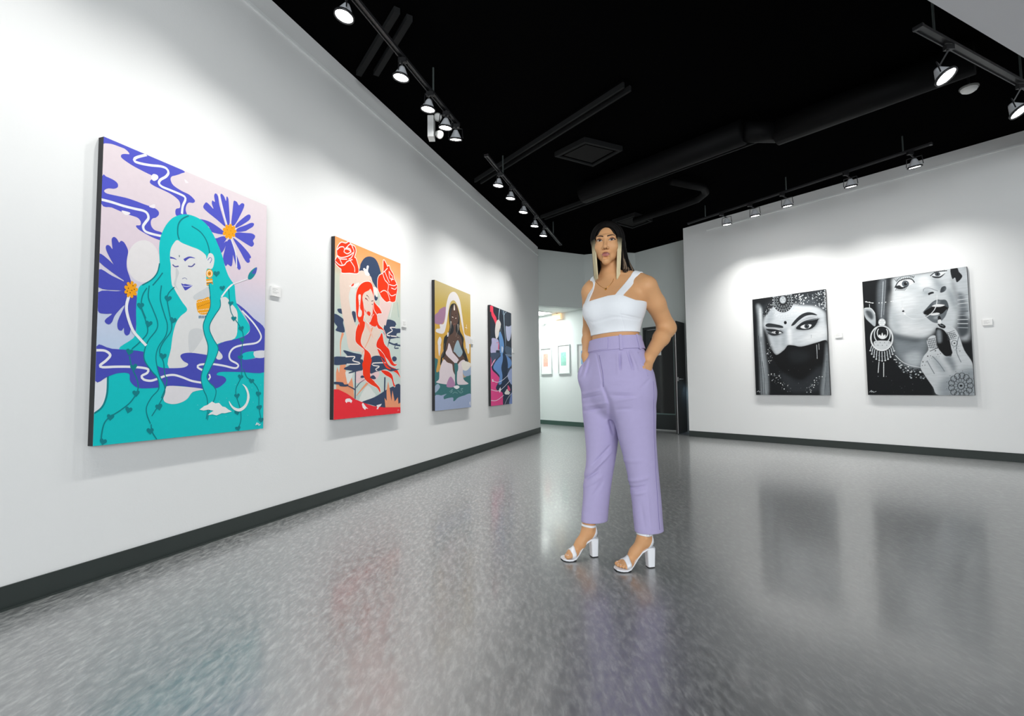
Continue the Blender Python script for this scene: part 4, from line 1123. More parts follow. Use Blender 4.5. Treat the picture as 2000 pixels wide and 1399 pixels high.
'''G|0:131619,1524:1a1d20|0|
B|c3c9cd|18|887,1524 1016,1519 1007,734 931,670 899,776 929,1066 897,1294
B|767d82|14|920,1216 977,1191 1004,996 929,948
B|4a5055|12|908,951 1001,924 999,735 912,701
L|a2a9ad|9|924,1185 1014,1191
L|d2d7da|9|922,1138 1011,1142
L|d2d7da|9|919,1091 1009,1093
L|a2a9ad|9|917,1044 1007,1044
L|5d6368|9|915,997 1004,995
L|a2a9ad|9|913,951 1002,945
L|d2d7da|9|911,904 1000,896
L|d2d7da|9|908,857 997,847
L|a2a9ad|9|906,810 995,798
B|cdd3d6|16|316,1502 662,1516 899,1524 884,1371 899,1219 922,1038 900,864 851,766 744,838 649,736 555,710 426,748 305,808 259,978 307,1277
P|1c1f22|0|876,1524 935,1524 948,1477 975,1412 926,1351 911,1410 886,1401
B|838b90|26|298,788 426,743 555,704 636,706 624,563 551,346 409,384 312,540
B|555c61|20|303,780 426,743 555,704 541,662 411,690 313,715
B|b7bec2|22|415,517 548,538 540,370 422,391
B|666c71|14|180,1488 262,1513 238,1175 223,982 169,990 154,1188
L|b4bbbf|8|226,1487 212,1310 186,1020
L|a5acb0|6|252,1498 233,1274 213,1049
B|22262a|14|262,1505 313,1511 307,1277 262,977 230,982
P|b5bcc0|0|5,1158 60,1162 101,1131 125,1061 118,911 64,962 14,1043
B|4a5055|8|24,1134 84,1108 105,1031 79,1001 29,1075
L|dfe3e4|8|12,1161 79,1154 120,1078
B|e2e6e8|30|327,1322 451,1316 554,1188 439,1033 319,1130
B|dfe3e5|30|349,966 540,879 676,816 557,753 379,803
B|b7bec2|26|290,1199 340,1031 381,835 306,843 269,1009
B|9aa2a7|22|695,1486 770,1394 811,1318 780,1253 734,1340
B|e6e9ea|20|577,1449 660,1478 702,1377 653,1310 596,1336
B|a9b1b6|18|618,1309 653,1328 685,1273 655,1235 621,1254
P|1d2124|0|660,1259 685,1273 708,1273 716,1255 684,1246 667,1236
P|3b4146|0|786,1312 820,1324 829,1289 808,1258 772,1254
L|8b9297|7|617,1293 628,1327 676,1324 753,1273
B|9aa2a7|16|832,1306 893,1206 910,1010 885,1043 848,1169
P|e4e7e9|0|365,1383 389,1447 452,1471 518,1451 537,1419 473,1386 417,1366
S|565d63|0|486,1410 482,1395 474,1382 462,1375 448,1375 434,1381 423,1392 415,1408 413,1425 417,1440 425,1453 438,1460 452,1460 465,1454 477,1442 484,1427
S|121416|0|467,1414 464,1404 457,1398 449,1397 440,1401 435,1410 433,1421 435,1431 442,1437 451,1438 459,1433 465,1425
D|f5f6f6|7|461,1428
L|17191c|11|343,1387 384,1459 453,1482 512,1465 538,1419
P|24282b|0|343,1396 388,1410 417,1382 472,1381 416,1357 373,1365
L|70777c|9|359,1469 411,1511 485,1515 537,1485
T|121416|5|365,1457 345,1496
T|121416|5|381,1458 365,1497
T|121416|5|397,1460 385,1497
T|121416|5|414,1462 405,1498
T|121416|5|430,1464 425,1499
T|121416|5|446,1466 445,1500
T|121416|5|462,1468 464,1500
T|121416|5|478,1470 484,1501
T|121416|5|493,1471 503,1502
T|121416|5|509,1473 523,1502
T|121416|5|525,1475 542,1503
T|121416|5|365,1386 347,1347
T|121416|5|379,1383 360,1345
T|121416|5|393,1381 372,1343
T|121416|5|406,1378 385,1340
T|121416|5|420,1375 397,1338
T|121416|5|433,1373 409,1336
T|121416|5|446,1370 421,1334
T|121416|5|460,1368 434,1331
P|e1e5e7|0|715,1473 747,1503 819,1499 835,1490 784,1452
S|4d545a|0|783,1478 780,1467 772,1459 762,1456 750,1458 740,1466 734,1477 732,1489 735,1500 742,1508 753,1511 764,1509 774,1501 781,1490
S|111315|0|769,1481 766,1474 760,1470 753,1471 748,1478 746,1486 749,1494 755,1497 761,1496 767,1490
L|191c1f|10|692,1474 742,1510 844,1509
P|24282b|0|706,1469 773,1451 830,1485 783,1434 727,1441
T|121416|5|730,1509 727,1524
T|121416|5|747,1509 746,1524
T|121416|5|764,1510 765,1524
T|121416|5|781,1510 784,1524
T|121416|5|798,1510 803,1524
T|121416|5|814,1510 822,1524
L|eceeef|7|23,1249 110,1218
D|eff1f2|13|33,1249 69,1235 105,1221 171,1212 201,1210 240,1211 297,1214 316,1214
L|dfe3e4|5|68,1210 67,1169
P|50575c|0|600,1028 642,1084 697,1149 743,1171 770,1164 817,1156 837,1103 833,1044 756,1090 688,1086
B|80878c|8|696,1126 737,1154 770,1144 746,1118
P|111315|0|605,1026 688,1089 756,1099 832,1061 807,992 729,986 649,988
P|e8eaeb|0|689,1095 735,1115 806,1095 761,1079
P|e2e5e6|0|656,999 728,1011 757,994 706,980
P|697075|0|624,991 706,980 776,991 824,1041 808,962 749,888 693,895 647,946
B|a3aaae|8|705,962 750,966 738,937 704,937
L|dde1e3|8|742,1229 735,1127 705,1041 637,974 555,954 484,972 429,1031 406,1133 407,1212
D|f2f3f4|22|410,1108 426,1036
D|22262a|24|413,1071
S|d5dadc|0|229,948 226,929 217,914 204,904 189,902 174,908 162,920 154,938 152,957 156,976 165,992 178,1001 193,1003 208,997 220,984 227,967
D|f5f6f6|14|217,949 202,923 177,926 165,956 179,982 205,979
D|0f1113|10|149,902 227,898
S|16191c|0|284,750 278,708 262,672 238,644 209,627 176,623 145,632 116,654 94,687 81,727 78,771 85,813 101,850 126,878 156,895 188,897 220,887 248,864 269,831 281,792
O|e0e4e5|15|291,736 287,702 277,669 263,641 244,618 222,601 198,591 172,589 147,595 123,609 102,630 85,656 72,688 65,723 64,759 68,794 78,827 94,856 113,880 136,896 161,905 186,906 211,899 235,884 255,863 272,836 283,805 290,771
O|ced3d6|11|268,783 265,757 258,733 247,711 234,694 217,681 200,674 181,673 163,677 146,688 130,703 118,724 109,748 104,774 103,801 106,828 113,852 124,874 139,892 155,904 173,911 192,912 210,906 227,896 242,880 254,859 262,836 267,810
L|dfe3e4|10|233,859 238,848 242,836 243,823 244,811 243,798 240,785 236,774 231,763 225,754 217,747 209,741 200,738 191,737 182,738 173,741 165,746 157,753 150,762 144,772 140,784 137,796 135,809 135,822 137,835 140,848 145,859 150,869
P|eff1f1|0|146,772 161,795 173,774 187,816 199,775 215,792 221,759 187,740
P|cfd4d6|0|93,703 147,715 224,707 268,687 246,617 174,595 110,628
D|14171a|9|113,693 135,656 160,689 182,651 206,685 228,647 252,681
L|e6e9ea|14|282,677 278,664 272,652 266,641 260,630 252,621 244,612 236,604 227,597 217,592 208,588 198,585 188,583 177,582 167,583 157,585 147,589 137,593 127,599 118,606 110,614 101,624 94,634 87,645 81,657 76,670 72,683 68,697
D|e6e9ea|19|50,590
T|c3c9cc|9|70,656 50,590
D|9aa1a5|8|58,634
D|e6e9ea|19|64,544
T|c3c9cc|9|83,628 64,544
D|9aa1a5|8|69,596
D|e6e9ea|19|85,504
T|c3c9cc|9|100,604 85,504
D|9aa1a5|8|86,563
D|e6e9ea|19|110,474
T|c3c9cc|9|122,585 110,474
D|9aa1a5|8|109,537
D|e6e9ea|19|140,455
T|c3c9cc|9|147,572 140,455
D|9aa1a5|8|135,519
D|e6e9ea|19|171,447
T|c3c9cc|9|174,566 171,447
D|9aa1a5|8|164,509
D|e6e9ea|19|203,451
T|c3c9cc|9|201,568 203,451
D|9aa1a5|8|193,509
D|e6e9ea|19|233,467
T|c3c9cc|9|226,577 233,467
D|9aa1a5|8|222,518
D|e6e9ea|19|260,493
T|c3c9cc|9|249,592 260,493
D|9aa1a5|8|248,536
D|e6e9ea|19|283,528
T|c3c9cc|9|268,613 283,528
D|9aa1a5|8|270,562
D|e6e9ea|19|300,570
T|c3c9cc|9|282,638 300,570
D|9aa1a5|8|287,593
T|dfe3e4|8|137,436 122,294
T|dfe3e4|8|186,423 178,240
D|9aa1a5|9|71,443 120,246 204,243
D|b8bfc3|8|506,271
D|7d8488|19|380,323
D|4a5055|15|417,332
D|4a5055|16|479,328
D|4a5055|12|455,231
D|7d8488|8|557,217
D|2a2e31|10|354,335
D|b8bfc3|20|350,411
D|4a5055|9|576,235
D|7d8488|9|569,243
D|e6e9ea|12|443,294
D|7d8488|11|394,379
D|2a2e31|12|403,361
D|e6e9ea|8|503,224
D|4a5055|20|313,424
D|b8bfc3|14|444,234
D|4a5055|13|406,321
D|2a2e31|13|378,392
D|7d8488|15|442,339
D|e6e9ea|18|344,369
D|2a2e31|11|478,311
D|2a2e31|13|442,281
D|b8bfc3|18|500,263
D|b8bfc3|19|454,219
D|7d8488|19|447,292
D|e6e9ea|19|464,297
D|7d8488|10|561,302
D|2a2e31|14|474,339
D|e6e9ea|18|367,385
D|7d8488|12|406,309
D|b8bfc3|17|526,254
D|2a2e31|9|313,367
D|4a5055|17|440,357
D|2a2e31|17|518,320
D|2a2e31|19|369,306
D|2a2e31|19|472,291
D|4a5055|8|396,298
D|4a5055|18|487,300
D|4a5055|18|336,379
D|7d8488|13|435,357
D|b8bfc3|19|572,210
D|7d8488|18|548,232
D|b8bfc3|13|491,296
D|2a2e31|10|308,457
D|e6e9ea|15|546,285
D|e6e9ea|10|457,289
D|2a2e31|9|466,328
D|b8bfc3|9|483,317
D|b8bfc3|19|356,350
D|b8bfc3|20|358,380
D|e6e9ea|12|318,423
D|7d8488|11|460,312
D|e6e9ea|17|405,345
D|e6e9ea|10|452,293
D|4a5055|11|520,274
D|2a2e31|12|582,214
D|b8bfc3|9|583,224
D|7d8488|18|547,215
D|4a5055|8|558,277
D|2a2e31|13|559,275
D|2a2e31|9|498,284
D|2a2e31|9|428,338
D|e6e9ea|14|297,458
D|e6e9ea|19|543,292
D|4a5055|9|462,249
D|4a5055|14|403,366
D|b8bfc3|18|385,294
D|2a2e31|17|486,238
D|2a2e31|12|403,322
D|e6e9ea|17|432,361
D|2a2e31|18|399,328
D|7d8488|10|414,300
D|7d8488|10|413,330
D|7d8488|18|562,288
D|7d8488|9|419,283
D|7d8488|20|450,258
D|7d8488|18|544,221
D|e6e9ea|19|427,314
D|e6e9ea|14|312,454
D|4a5055|14|571,237
L|dfe3e5|7|310,512 375,425 457,374 551,346
D|6d7378|5|553,189
D|4a5055|3|253,128
D|6d7378|7|461,64
D|6d7378|4|624,187
D|6d7378|4|340,112
D|4a5055|4|259,133
D|4a5055|4|270,153
D|6d7378|8|355,91
D|6d7378|4|387,112
D|6d7378|5|378,40
D|6d7378|4|271,39
D|6d7378|7|465,140
D|4a5055|3|556,151
D|6d7378|6|258,187
P|d0d5d8|0|735,873 790,860 879,804 917,700 951,537 1011,388 1016,244 1016,0 710,0 654,105 581,258 549,354 580,475 632,562 623,670 660,727 708,725 714,616 754,523 837,469 829,650 785,766 743,809
B|9ba3a8|26|737,196 848,251 1016,330 1016,0 716,0
B|a9b1b6|18|660,477 704,451 785,298 761,254 699,346
L|7d858a|8|666,481 723,390 768,291
L|7d858a|8|614,427 643,349 675,265
B|8b9398|14|771,462 837,469 873,338 849,280 810,370
L|7d858a|7|912,701 883,542 918,394
P|0d0f11|0|709,797 730,825 786,789 826,695 839,575 846,501 793,472 752,520 712,616
B|868d92|8|722,788 755,785 756,657 724,652
P|0d0f11|0|732,872 768,873 802,838 790,812 753,828
L|9aa1a5|5|751,859 783,840
P|1d2124|0|736,957 756,970 767,918 742,911
P|e8ebec|0|737,918 765,920 761,872 737,876
L|4a5055|5|809,768 835,664
L|4a5055|5|815,752 878,778
L|4a5055|5|827,762 850,675
L|4a5055|5|814,732 881,754
L|4a5055|5|844,755 864,685
L|4a5055|5|813,711 884,730
L|4a5055|5|861,749 878,695
L|4a5055|5|812,690 887,706
L|4a5055|5|877,743 893,706
L|4a5055|5|811,670 891,682
L|4a5055|5|629,703 653,576
L|4a5055|5|624,586 699,594
L|4a5055|5|645,701 669,574
L|4a5055|5|625,610 701,621
L|4a5055|5|661,699 685,573
L|4a5055|5|626,634 702,649
L|4a5055|5|677,698 701,572
L|4a5055|5|627,658 703,676
L|4a5055|5|693,696 716,570
L|4a5055|5|628,683 704,703
L|2a2e31|7|646,543 733,587
D|1d2023|17|871,624
O|3b4045|5|896,622 894,608 888,598 879,591 869,589 859,592 851,601 846,613 845,626 848,640 854,651 862,657 872,659 882,656 890,647 895,635
D|1d2023|9|889,564 861,570 914,528 717,498 742,508 649,488 606,412 592,375 567,371
D|1d2023|14|697,545 623,484 575,414
D|3b4045|6|901,585 905,558 872,543 727,472 705,474 636,440 659,454
O|2f3438|7|934,115 933,106 931,97 927,88 922,82 916,77 910,73 903,72 896,74 890,77 885,82 881,89 878,97 876,107 876,116 877,126 879,135 883,143 888,150 894,155 901,158 907,159 914,158 920,155 925,149 929,142 932,134 934,125
D|1d2023|26|905,116
O|33383c|6|1008,117 1004,99 995,86 982,82 970,86 962,100 959,118 963,136 973,148 986,153 998,148 1006,135
L|3f454a|4|937,118 963,118
D|2a2e31|7|1016,117
O|33383c|6|997,64 993,46 983,33 971,28 958,33 950,46 948,64 952,82 961,95 974,100 986,95 994,82
L|3f454a|4|932,96 955,78
D|2a2e31|7|1007,37
O|33383c|6|970,23 965,5 956,0 943,0 931,0 922,5 920,23 924,41 934,54 946,59 959,54 967,41
L|3f454a|4|920,79 934,47
D|2a2e31|7|966,0
O|33383c|6|933,4 928,0 919,0 906,0 893,0 885,0 882,4 887,22 896,35 909,40 922,35 930,22
L|3f454a|4|905,71 906,33
D|2a2e31|7|910,0
O|33383c|6|894,11 890,0 880,0 867,0 855,0 846,0 843,11 848,29 858,42 871,47 883,42 892,29
L|3f454a|4|889,74 878,38
D|2a2e31|7|851,0
O|33383c|6|863,42 859,24 849,11 836,6 823,11 814,24 812,42 816,61 826,74 839,79 852,74 861,60
L|3f454a|4|876,87 854,62
D|2a2e31|7|804,4
O|33383c|6|847,92 843,74 833,60 820,55 807,60 798,74 795,92 800,111 810,124 823,129 836,123 844,110
L|3f454a|4|870,108 842,99
D|2a2e31|7|779,79
O|33383c|6|850,148 845,129 835,116 822,111 810,117 801,130 798,149 802,167 813,180 826,185 838,179 847,166
L|3f454a|4|871,131 844,141
D|2a2e31|7|783,163
O|33383c|6|870,196 866,178 856,165 843,161 831,166 822,180 819,198 823,216 834,229 847,234 859,228 868,215
L|3f454a|4|879,151 860,177
D|2a2e31|7|815,237
O|33383c|6|904,227 900,209 890,196 877,192 865,197 856,210 854,229 858,247 868,260 881,264 893,259 902,245
L|3f454a|4|893,164 885,200
D|2a2e31|7|867,283
O|33383c|6|943,232 939,214 929,202 917,197 904,202 896,216 893,234 897,252 907,265 920,269 932,264 941,251
L|3f454a|4|909,166 914,205
D|2a2e31|7|926,290
O|33383c|6|979,212 974,194 965,181 952,177 940,182 931,195 929,213 933,231 943,244 955,248 968,243 976,230
L|3f454a|4|924,158 941,189
D|2a2e31|7|979,259
O|33383c|6|1002,170 998,152 988,139 976,135 964,140 955,153 953,171 957,189 966,202 979,206 991,201 999,188
L|3f454a|4|934,140 958,158
D|2a2e31|7|1015,196
L|b4babd|6|19,39 42,62 38,39 57,52 59,36 91,49''']
# ------------------------------------------------------------------ the paintings: flat paint shapes laid over each other on a stretched canvas
def crom(pts, closed=True, k=4):
    n = len(pts); out = []
    if n < 3: return list(pts)
    for i in range(n if closed else n - 1):
        p0, p1, p2, p3 = (pts[(i + j) % n] if closed else pts[min(max(i + j, 0), n - 1)] for j in (-1, 0, 1, 2))
        m = math.hypot(p2[0] - p1[0], p2[1] - p1[1]); kk = 1 if m < 7 else (2 if m < 22 else k)
        for s in range(kk):
            t = s / kk
            out.append(tuple(0.5 * (2 * p1[d] + (p2[d] - p0[d]) * t + (2 * p0[d] - 5 * p1[d] + 4 * p2[d] - p3[d]) * t * t + (3 * p1[d] - p0[d] - 3 * p2[d] + p3[d]) * t ** 3) for d in (0, 1)))
    if not closed: out.append(pts[-1])
    return out
def area2(p): return sum(p[i][0] * p[(i + 1) % len(p)][1] - p[(i + 1) % len(p)][0] * p[i][1] for i in range(len(p)))
PAINT_GAIN = 0.92
def paint_layers(data):
    """returns verts (u mm, v mm, layer), faces, rgba"""
    V, F, Cc = [], [], []; layer = 0
    cl = lambda p: (min(max(p[0], 0.0), 1016.0), min(max(p[1], 0.0), 1524.0))
    def col(h): return tuple(c * PAINT_GAIN for c in lin(h))
    def addp(pts, c, a=1.0):
        n = len(V)
        for p in pts: V.append((*cl(p), layer)); Cc.append((*c, a))
        return n
    def poly(pts, c):
        pts = [p for i, p in enumerate(pts) if (abs(p[0] - pts[i - 1][0]) + abs(p[1] - pts[i - 1][1])) > 0.4]
        if len(pts) < 3: return
        n = addp(pts, c)
        for t in tessellate_polygon([[Vector((*cl(p), 0)) for p in pts]]): 
            a, b, d = t
            if (pts[b][0] - pts[a][0]) * (pts[d][1] - pts[a][1]) - (pts[d][0] - pts[a][0]) * (pts[b][1] - pts[a][1]) < 0: a, d = d, a
            F.append((n + a, n + b, n + d))
    def stroke(pts, w, c, closed=False, taper=False):
        m = len(pts); L_, R_ = [], []
        for i in range(m):
            a = pts[(i - 1) % m] if (closed or i > 0) else pts[i]; b = pts[(i + 1) % m] if (closed or i < m - 1) else pts[i]
            d = math.hypot(b[0] - a[0], b[1] - a[1]) or 1; nx, ny = -(b[1] - a[1]) / d, (b[0] - a[0]) / d
            h = w / 2 * ((1 - 0.85 * i / max(1, m - 1)) if taper else 1)
            L_.append((pts[i][0] + nx * h, pts[i][1] + ny * h)); R_.append((pts[i][0] - nx * h, pts[i][1] - ny * h))
        n = addp(L_, c); addp(R_, c)
        for i in range(m if closed else m - 1):
            j = (i + 1) % m; F.append((n + i, n + m + i, n + m + j, n + j))
    for row in data.strip().split('\n'):
        t, c, par, ps = row.split('|')
        if t == 'G':
            st = [(int(x.split(':')[0]), col(x.split(':')[1])) for x in c.split(',')]
            n = len(V)
            for v, cc in st:
                for u in (0, 1016): V.append((u, v, 0)); Cc.append((*cc, 1))
            for i in range(len(st) - 1): F.append((n + 2 * i, n + 2 * i + 1, n + 2 * i + 3, n + 2 * i + 2))
            layer = 1; continue
        pts = [tuple(float(z) for z in p.split(',')) for p in ps.split()]; cc = col(c); par = float(par)
        if t == 'P': poly(crom(pts), cc)
        elif t == 'S': poly(pts, cc)
        elif t == 'L': stroke(crom(pts, False), par, cc)
        elif t == 'T': stroke(crom(pts, False), par, cc, taper=True)
        elif t == 'O': stroke(crom(pts, True), par, cc, closed=True)
        elif t == 'D':
            for p in pts:
                n = addp([(p[0] + par / 2 * math.cos(k * PI / 4), p[1] + par / 2 * math.sin(k * PI / 4)) for k in range(8)], cc); F.append(tuple(range(n, n + 8)))
        elif t == 'B':                                            # soft-edged patch: solid core, feathered rim
            q2 = crom(pts)
            if area2(q2) < 0: q2 = q2[::-1]
            m = len(q2); inn, out = [], []
            for i in range(m):
                a, b = q2[i - 1], q2[(i + 1) % m]; d = math.hypot(b[0] - a[0], b[1] - a[1]) or 1; nx, ny = (b[1] - a[1]) / d, -(b[0] - a[0]) / d
                inn.append((q2[i][0] - nx * par * 0.5, q2[i][1] - ny * par * 0.5)); out.append((q2[i][0] + nx * par, q2[i][1] + ny * par))
            poly(inn, cc); n0 = len(V) - m
            inn = [p for p in inn]; n1 = addp(inn, cc); n2 = addp(out, cc, 0.0)
            for i in range(m): j = (i + 1) % m; F.append((n1 + i, n2 + i, n2 + j, n1 + j))
        layer += 1
    return V, F, Cc
def paint_grid(data, step=2.5):
    """black and white brushwork: every shape is brushed into a fine grid of paint dabs, soft shapes with a feathered edge"""
    ss = 2; nx, ny = int(1016 / step) + 1, int(1524 / step) + 1; X, Y = nx * ss, ny * ss; k = ss / step
    img = np.zeros((Y, X, 3), np.float32)
    def fill(pts, m=None):
        m = np.zeros((Y, X), np.float32) if m is None else m
        P = np.asarray(pts, float) * k; y0, y1 = max(0, int(P[:, 1].min())), min(Y - 1, int(P[:, 1].max()) + 1)
        A, B = P, np.roll(P, -1, 0)
        for y in range(y0, y1 + 1):
            yc = y + 0.5; c = (A[:, 1] > yc) != (B[:, 1] > yc)
            if not c.any(): continue
            xs = np.sort(A[c, 0] + (yc - A[c, 1]) * (B[c, 0] - A[c, 0]) / (B[c, 1] - A[c, 1]))
            for a, b in zip(xs[::2], xs[1::2]): m[y, max(0, int(round(a))):max(0, int(round(b)))] = 1
        return m
    def blur(m, sg):
        r = max(1, int(sg * 2.2)); kk = np.exp(-0.5 * (np.arange(-r, r + 1) / sg) ** 2); kk /= kk.sum()
        for ax in (0, 1):
            p = np.pad(m, [(r, r) if a == ax else (0, 0) for a in (0, 1)], mode='edge'); o = np.zeros_like(m)
            for j, w in enumerate(kk): o += w * (p[j:j + m.shape[0]] if ax == 0 else p[:, j:j + m.shape[1]])
            m = o
        return m
    def quads(pts, w, taper, closed):
        m = fill(pts[:0] + [pts[0], pts[0], pts[0]]) if False else np.zeros((Y, X), np.float32); n = len(pts)
        for i in range(n if closed else n - 1):
            a, b = pts[i], pts[(i + 1) % n]; d = math.hypot(b[0] - a[0], b[1] - a[1]) or 1
            h = w / 2 * (1 - 0.8 * i / n if taper else 1); ex, ey = (b[0] - a[0]) / d * h * 0.4, (b[1] - a[1]) / d * h * 0.4; nx_, ny_ = -(b[1] - a[1]) / d * h, (b[0] - a[0]) / d * h
            fill([(a[0] + nx_ - ex, a[1] + ny_ - ey), (b[0] + nx_ + ex, b[1] + ny_ + ey), (b[0] - nx_ + ex, b[1] - ny_ + ey), (a[0] - nx_ - ex, a[1] - ny_ - ey)], m)
        return m
    for row in data.strip().split('\n'):
        t, c, par, ps = row.split('|')
        if t == 'G': img[:] = lin(c.split(',')[0].split(':')[1]); continue
        pts = [tuple(float(z) for z in p.split(',')) for p in ps.split()]; cc = np.array(lin(c), np.float32); par = float(par)
        if t == 'P': m = blur(fill(crom(pts)), 1.3)
        elif t == 'S': m = fill(pts)
        elif t == 'B': m = blur(fill(crom(pts)), par * 1.15 * k)
        elif t == 'D':
            m = np.zeros((Y, X), np.float32)
            for p in pts: fill([(p[0] + par / 2 * math.cos(q * PI / 5), p[1] + par / 2 * math.sin(q * PI / 5)) for q in range(10)], m)
        else: m = quads(crom(pts, t == 'O'), par, t == 'T', t == 'O')
        ys, xs = np.nonzero(m)
        if len(ys) == 0: continue
        sl = (slice(ys.min(), ys.max() + 1), slice(xs.min(), xs.max() + 1)); a = m[sl][..., None]; img[sl] = img[sl] * (1 - a) + cc * a
    img = img.reshape(ny, ss, nx, ss, 3).mean((1, 3)) * 0.80
    uu, vv = np.meshgrid(np.linspace(0, 1016, nx), np.linspace(0, 1524, ny))
    idx = np.arange(nx * ny).reshape(ny, nx); F = np.stack([idx[:-1, :-1], idx[:-1, 1:], idx[1:, 1:], idx[1:, :-1]], -1).reshape(-1, 4)
    return np.stack([uu.ravel(), vv.ravel(), np.zeros(nx * ny)], 1), F, np.concatenate([img.reshape(-1, 3), np.ones((nx * ny, 1))], 1)
def quick_mesh(name, V, F, m, parent):
    me = bpy.data.meshes.new(name); V = np.asarray(V, np.float32); F = np.asarray(F, np.int32); n = F.shape[1]
    me.vertices.add(len(V)); me.vertices.foreach_set('co', V.ravel()); me.loops.add(F.size); me.loops.foreach_set('vertex_index', F.ravel())
    me.polygons.add(len(F)); me.polygons.foreach_set('loop_start', np.arange(len(F), dtype=np.int32) * n); me.update(calc_edges=True); me.validate()
    me.materials.append(m); o = bpy.data.objects.new(name, me); COL.objects.link(o); o.parent = parent; return o
def paint_mat(name, stroke):
    m = bpy.data.materials.new(name); m.use_nodes = True; nt = m.node_tree; b = nt.nodes['Principled BSDF']; N = nt.nodes.new; L = nt.links.new
    a = N('ShaderNodeAttribute'); a.attribute_name = 'col'; tc = N('ShaderNodeTexCoord')
    mp = N('ShaderNodeMapping'); mp.inputs['Scale'].default_value = (6, 6, 40) if stroke else (25, 25, 25); L(tc.outputs['Object'], mp.inputs[0])
    n = N('ShaderNodeTexNoise'); n.inputs['Scale'].default_value = 1.5; n.inputs['Detail'].default_value = 4; L(mp.outputs[0], n.inputs['Vector'])
    mr = N('ShaderNodeMapRange'); mr.inputs[3].default_value = 0.80 if stroke else 0.965; mr.inputs[4].default_value = 1.18 if stroke else 1.035; L(n.outputs[0], mr.inputs[0])
    mx = N('ShaderNodeMix'); mx.data_type = 'RGBA'; mx.blend_type = 'MULTIPLY'; mx.inputs[0].default_value = 1; L(a.outputs['Color'], mx.inputs[6]); L(mr.outputs[0], mx.inputs[7]); L(mx.outputs[2], b.inputs['Base Color'])
    b.inputs['Roughness'].default_value = 0.5; b.inputs['Specular IOR Level'].default_value = 0.25
    return m
M_paintcol = paint_mat('acrylic_paint', False); M_paintbw = paint_mat('brushed_acrylic', True)
M_canvas = mat('black_canvas_edge', (0.012, 0.012, 0.014), 0.6); M_linen = mat('linen', '#dcd9d0', 0.8, noise=(300, 0.05))
S.cycles.transparent_max_bounces = 24
def painting(name, BL, u, n, w, h, data, pm, label):
    t = thing(name, BL, label, 'painting', None)
    Mx = Matrix(((u.x, n.x, 0, 0), (u.y, n.y, 0, 0), (0, 0, 1, 0), (0, 0, 0, 1)))       # local: x along the wall, y out of it, z up
    MB().box((0, -0.036, 0), (w, 0.0, h), Mx).build('stretched_canvas', M_canvas, t)
    if pm is M_paintbw:
        V, F, Cc = paint_grid(data); q = np.array(Mx.to_3x3()); vs = np.stack([V[:, 0] / 1016 * w, np.full(len(V), 0.0005), V[:, 1] / 1524 * h], 1) @ q.T
        o = quick_mesh('painted_image', vs, F[:, ::-1] if Mx.determinant() > 0 else F, pm, t)
    else:
        V, F, Cc = paint_layers(data)
        vs = [Mx @ Vector((v[0] / 1016 * w, 0.0004 + v[2] * 0.000016, v[1] / 1524 * h)) for v in V]
        o = link_mesh('painted_image', vs, F, pm, t)
    a = o.data.color_attributes.new('col', 'FLOAT_COLOR', 'POINT'); a.data.foreach_set('color', np.asarray(Cc, np.float32).ravel())
    return t
fL = Vector((uL.x, uL.y, 0)); 
PT = [('painting', (-1.984, 2.375, 0.640), fL, nL, 1.007, 1.503, 'painting of a sleeping teal-haired woman with violet flowers, the largest in view'),
      ('painting', (-1.425, 3.989, 0.650), fL, nL, 0.985, 1.485, 'painting of a red-haired woman with two red roses and red hills'),
      ('painting', (-0.867, 5.600, 0.634), fL, nL, 0.993, 1.482, 'ochre and teal painting of a dark-skinned woman with a pale halo'),
      ('painting', (-0.310, 7.205, 0.618), fL, nL, 0.930, 1.468, 'navy, blue and bright pink painting, last one on the left wall'),
      ('painting', (3.764, 7.737, 0.722), uC, nC, 1.025, 1.486, 'black and white painting of a woman with a black veil over nose and mouth'),
      ('painting', (4.675, 6.583, 0.731), uC, nC, 1.043, 1.503, 'black and white painting of open lips, nose ring and a hennaed hand')]
for i, (nm, bl, u, n, w, h, lb) in enumerate(PT):
    painting(nm, Vector(bl), u, n, w, h, ARTDATA[i], M_paintcol if i < 4 else M_paintbw, lb)
def placard(P, u, n, label):
    t = thing('wall_label', P, label, 'label', 'picture labels on the walls')
    Mx = Matrix(((u.x, n.x, 0, 0), (u.y, n.y, 0, 0), (0, 0, 1, 0), (0, 0, 0, 1)))
    MB().box((0, 0, 0), (0.085, 0.012, 0.068), Mx).build('card', M_white, t)
    mb = MB()
    for k, (wd, zz) in enumerate(((0.045, 0.05), (0.03, 0.04), (0.055, 0.028), (0.04, 0.02))): mb.box((0.01, 0.012, zz), (0.01 + wd, 0.0124, zz + 0.003), Mx)
    mb.build('printed_lines', M_inkgrey, t)
for P, u, n, lb in (((-1.665, 3.415, 1.545), fL, nL, 'small white label card right of the teal-haired woman painting'), ((-1.112, 5.015, 1.512), fL, nL, 'small white label card right of the red roses painting'),
                    ((-0.552, 6.62, 1.468), fL, nL, 'small white label card right of the ochre halo painting'), ((0.005, 8.24, 1.455), fL, nL, 'small white label card right of the navy and pink painting'),
                    ((4.484, 6.889, 1.515), uC, nC, 'small white label card between the two black and white paintings'), ((5.414, 5.711, 1.533), uC, nC, 'small white label card right of the hennaed hand painting')):
    placard(Vector(P), u, n, lb)
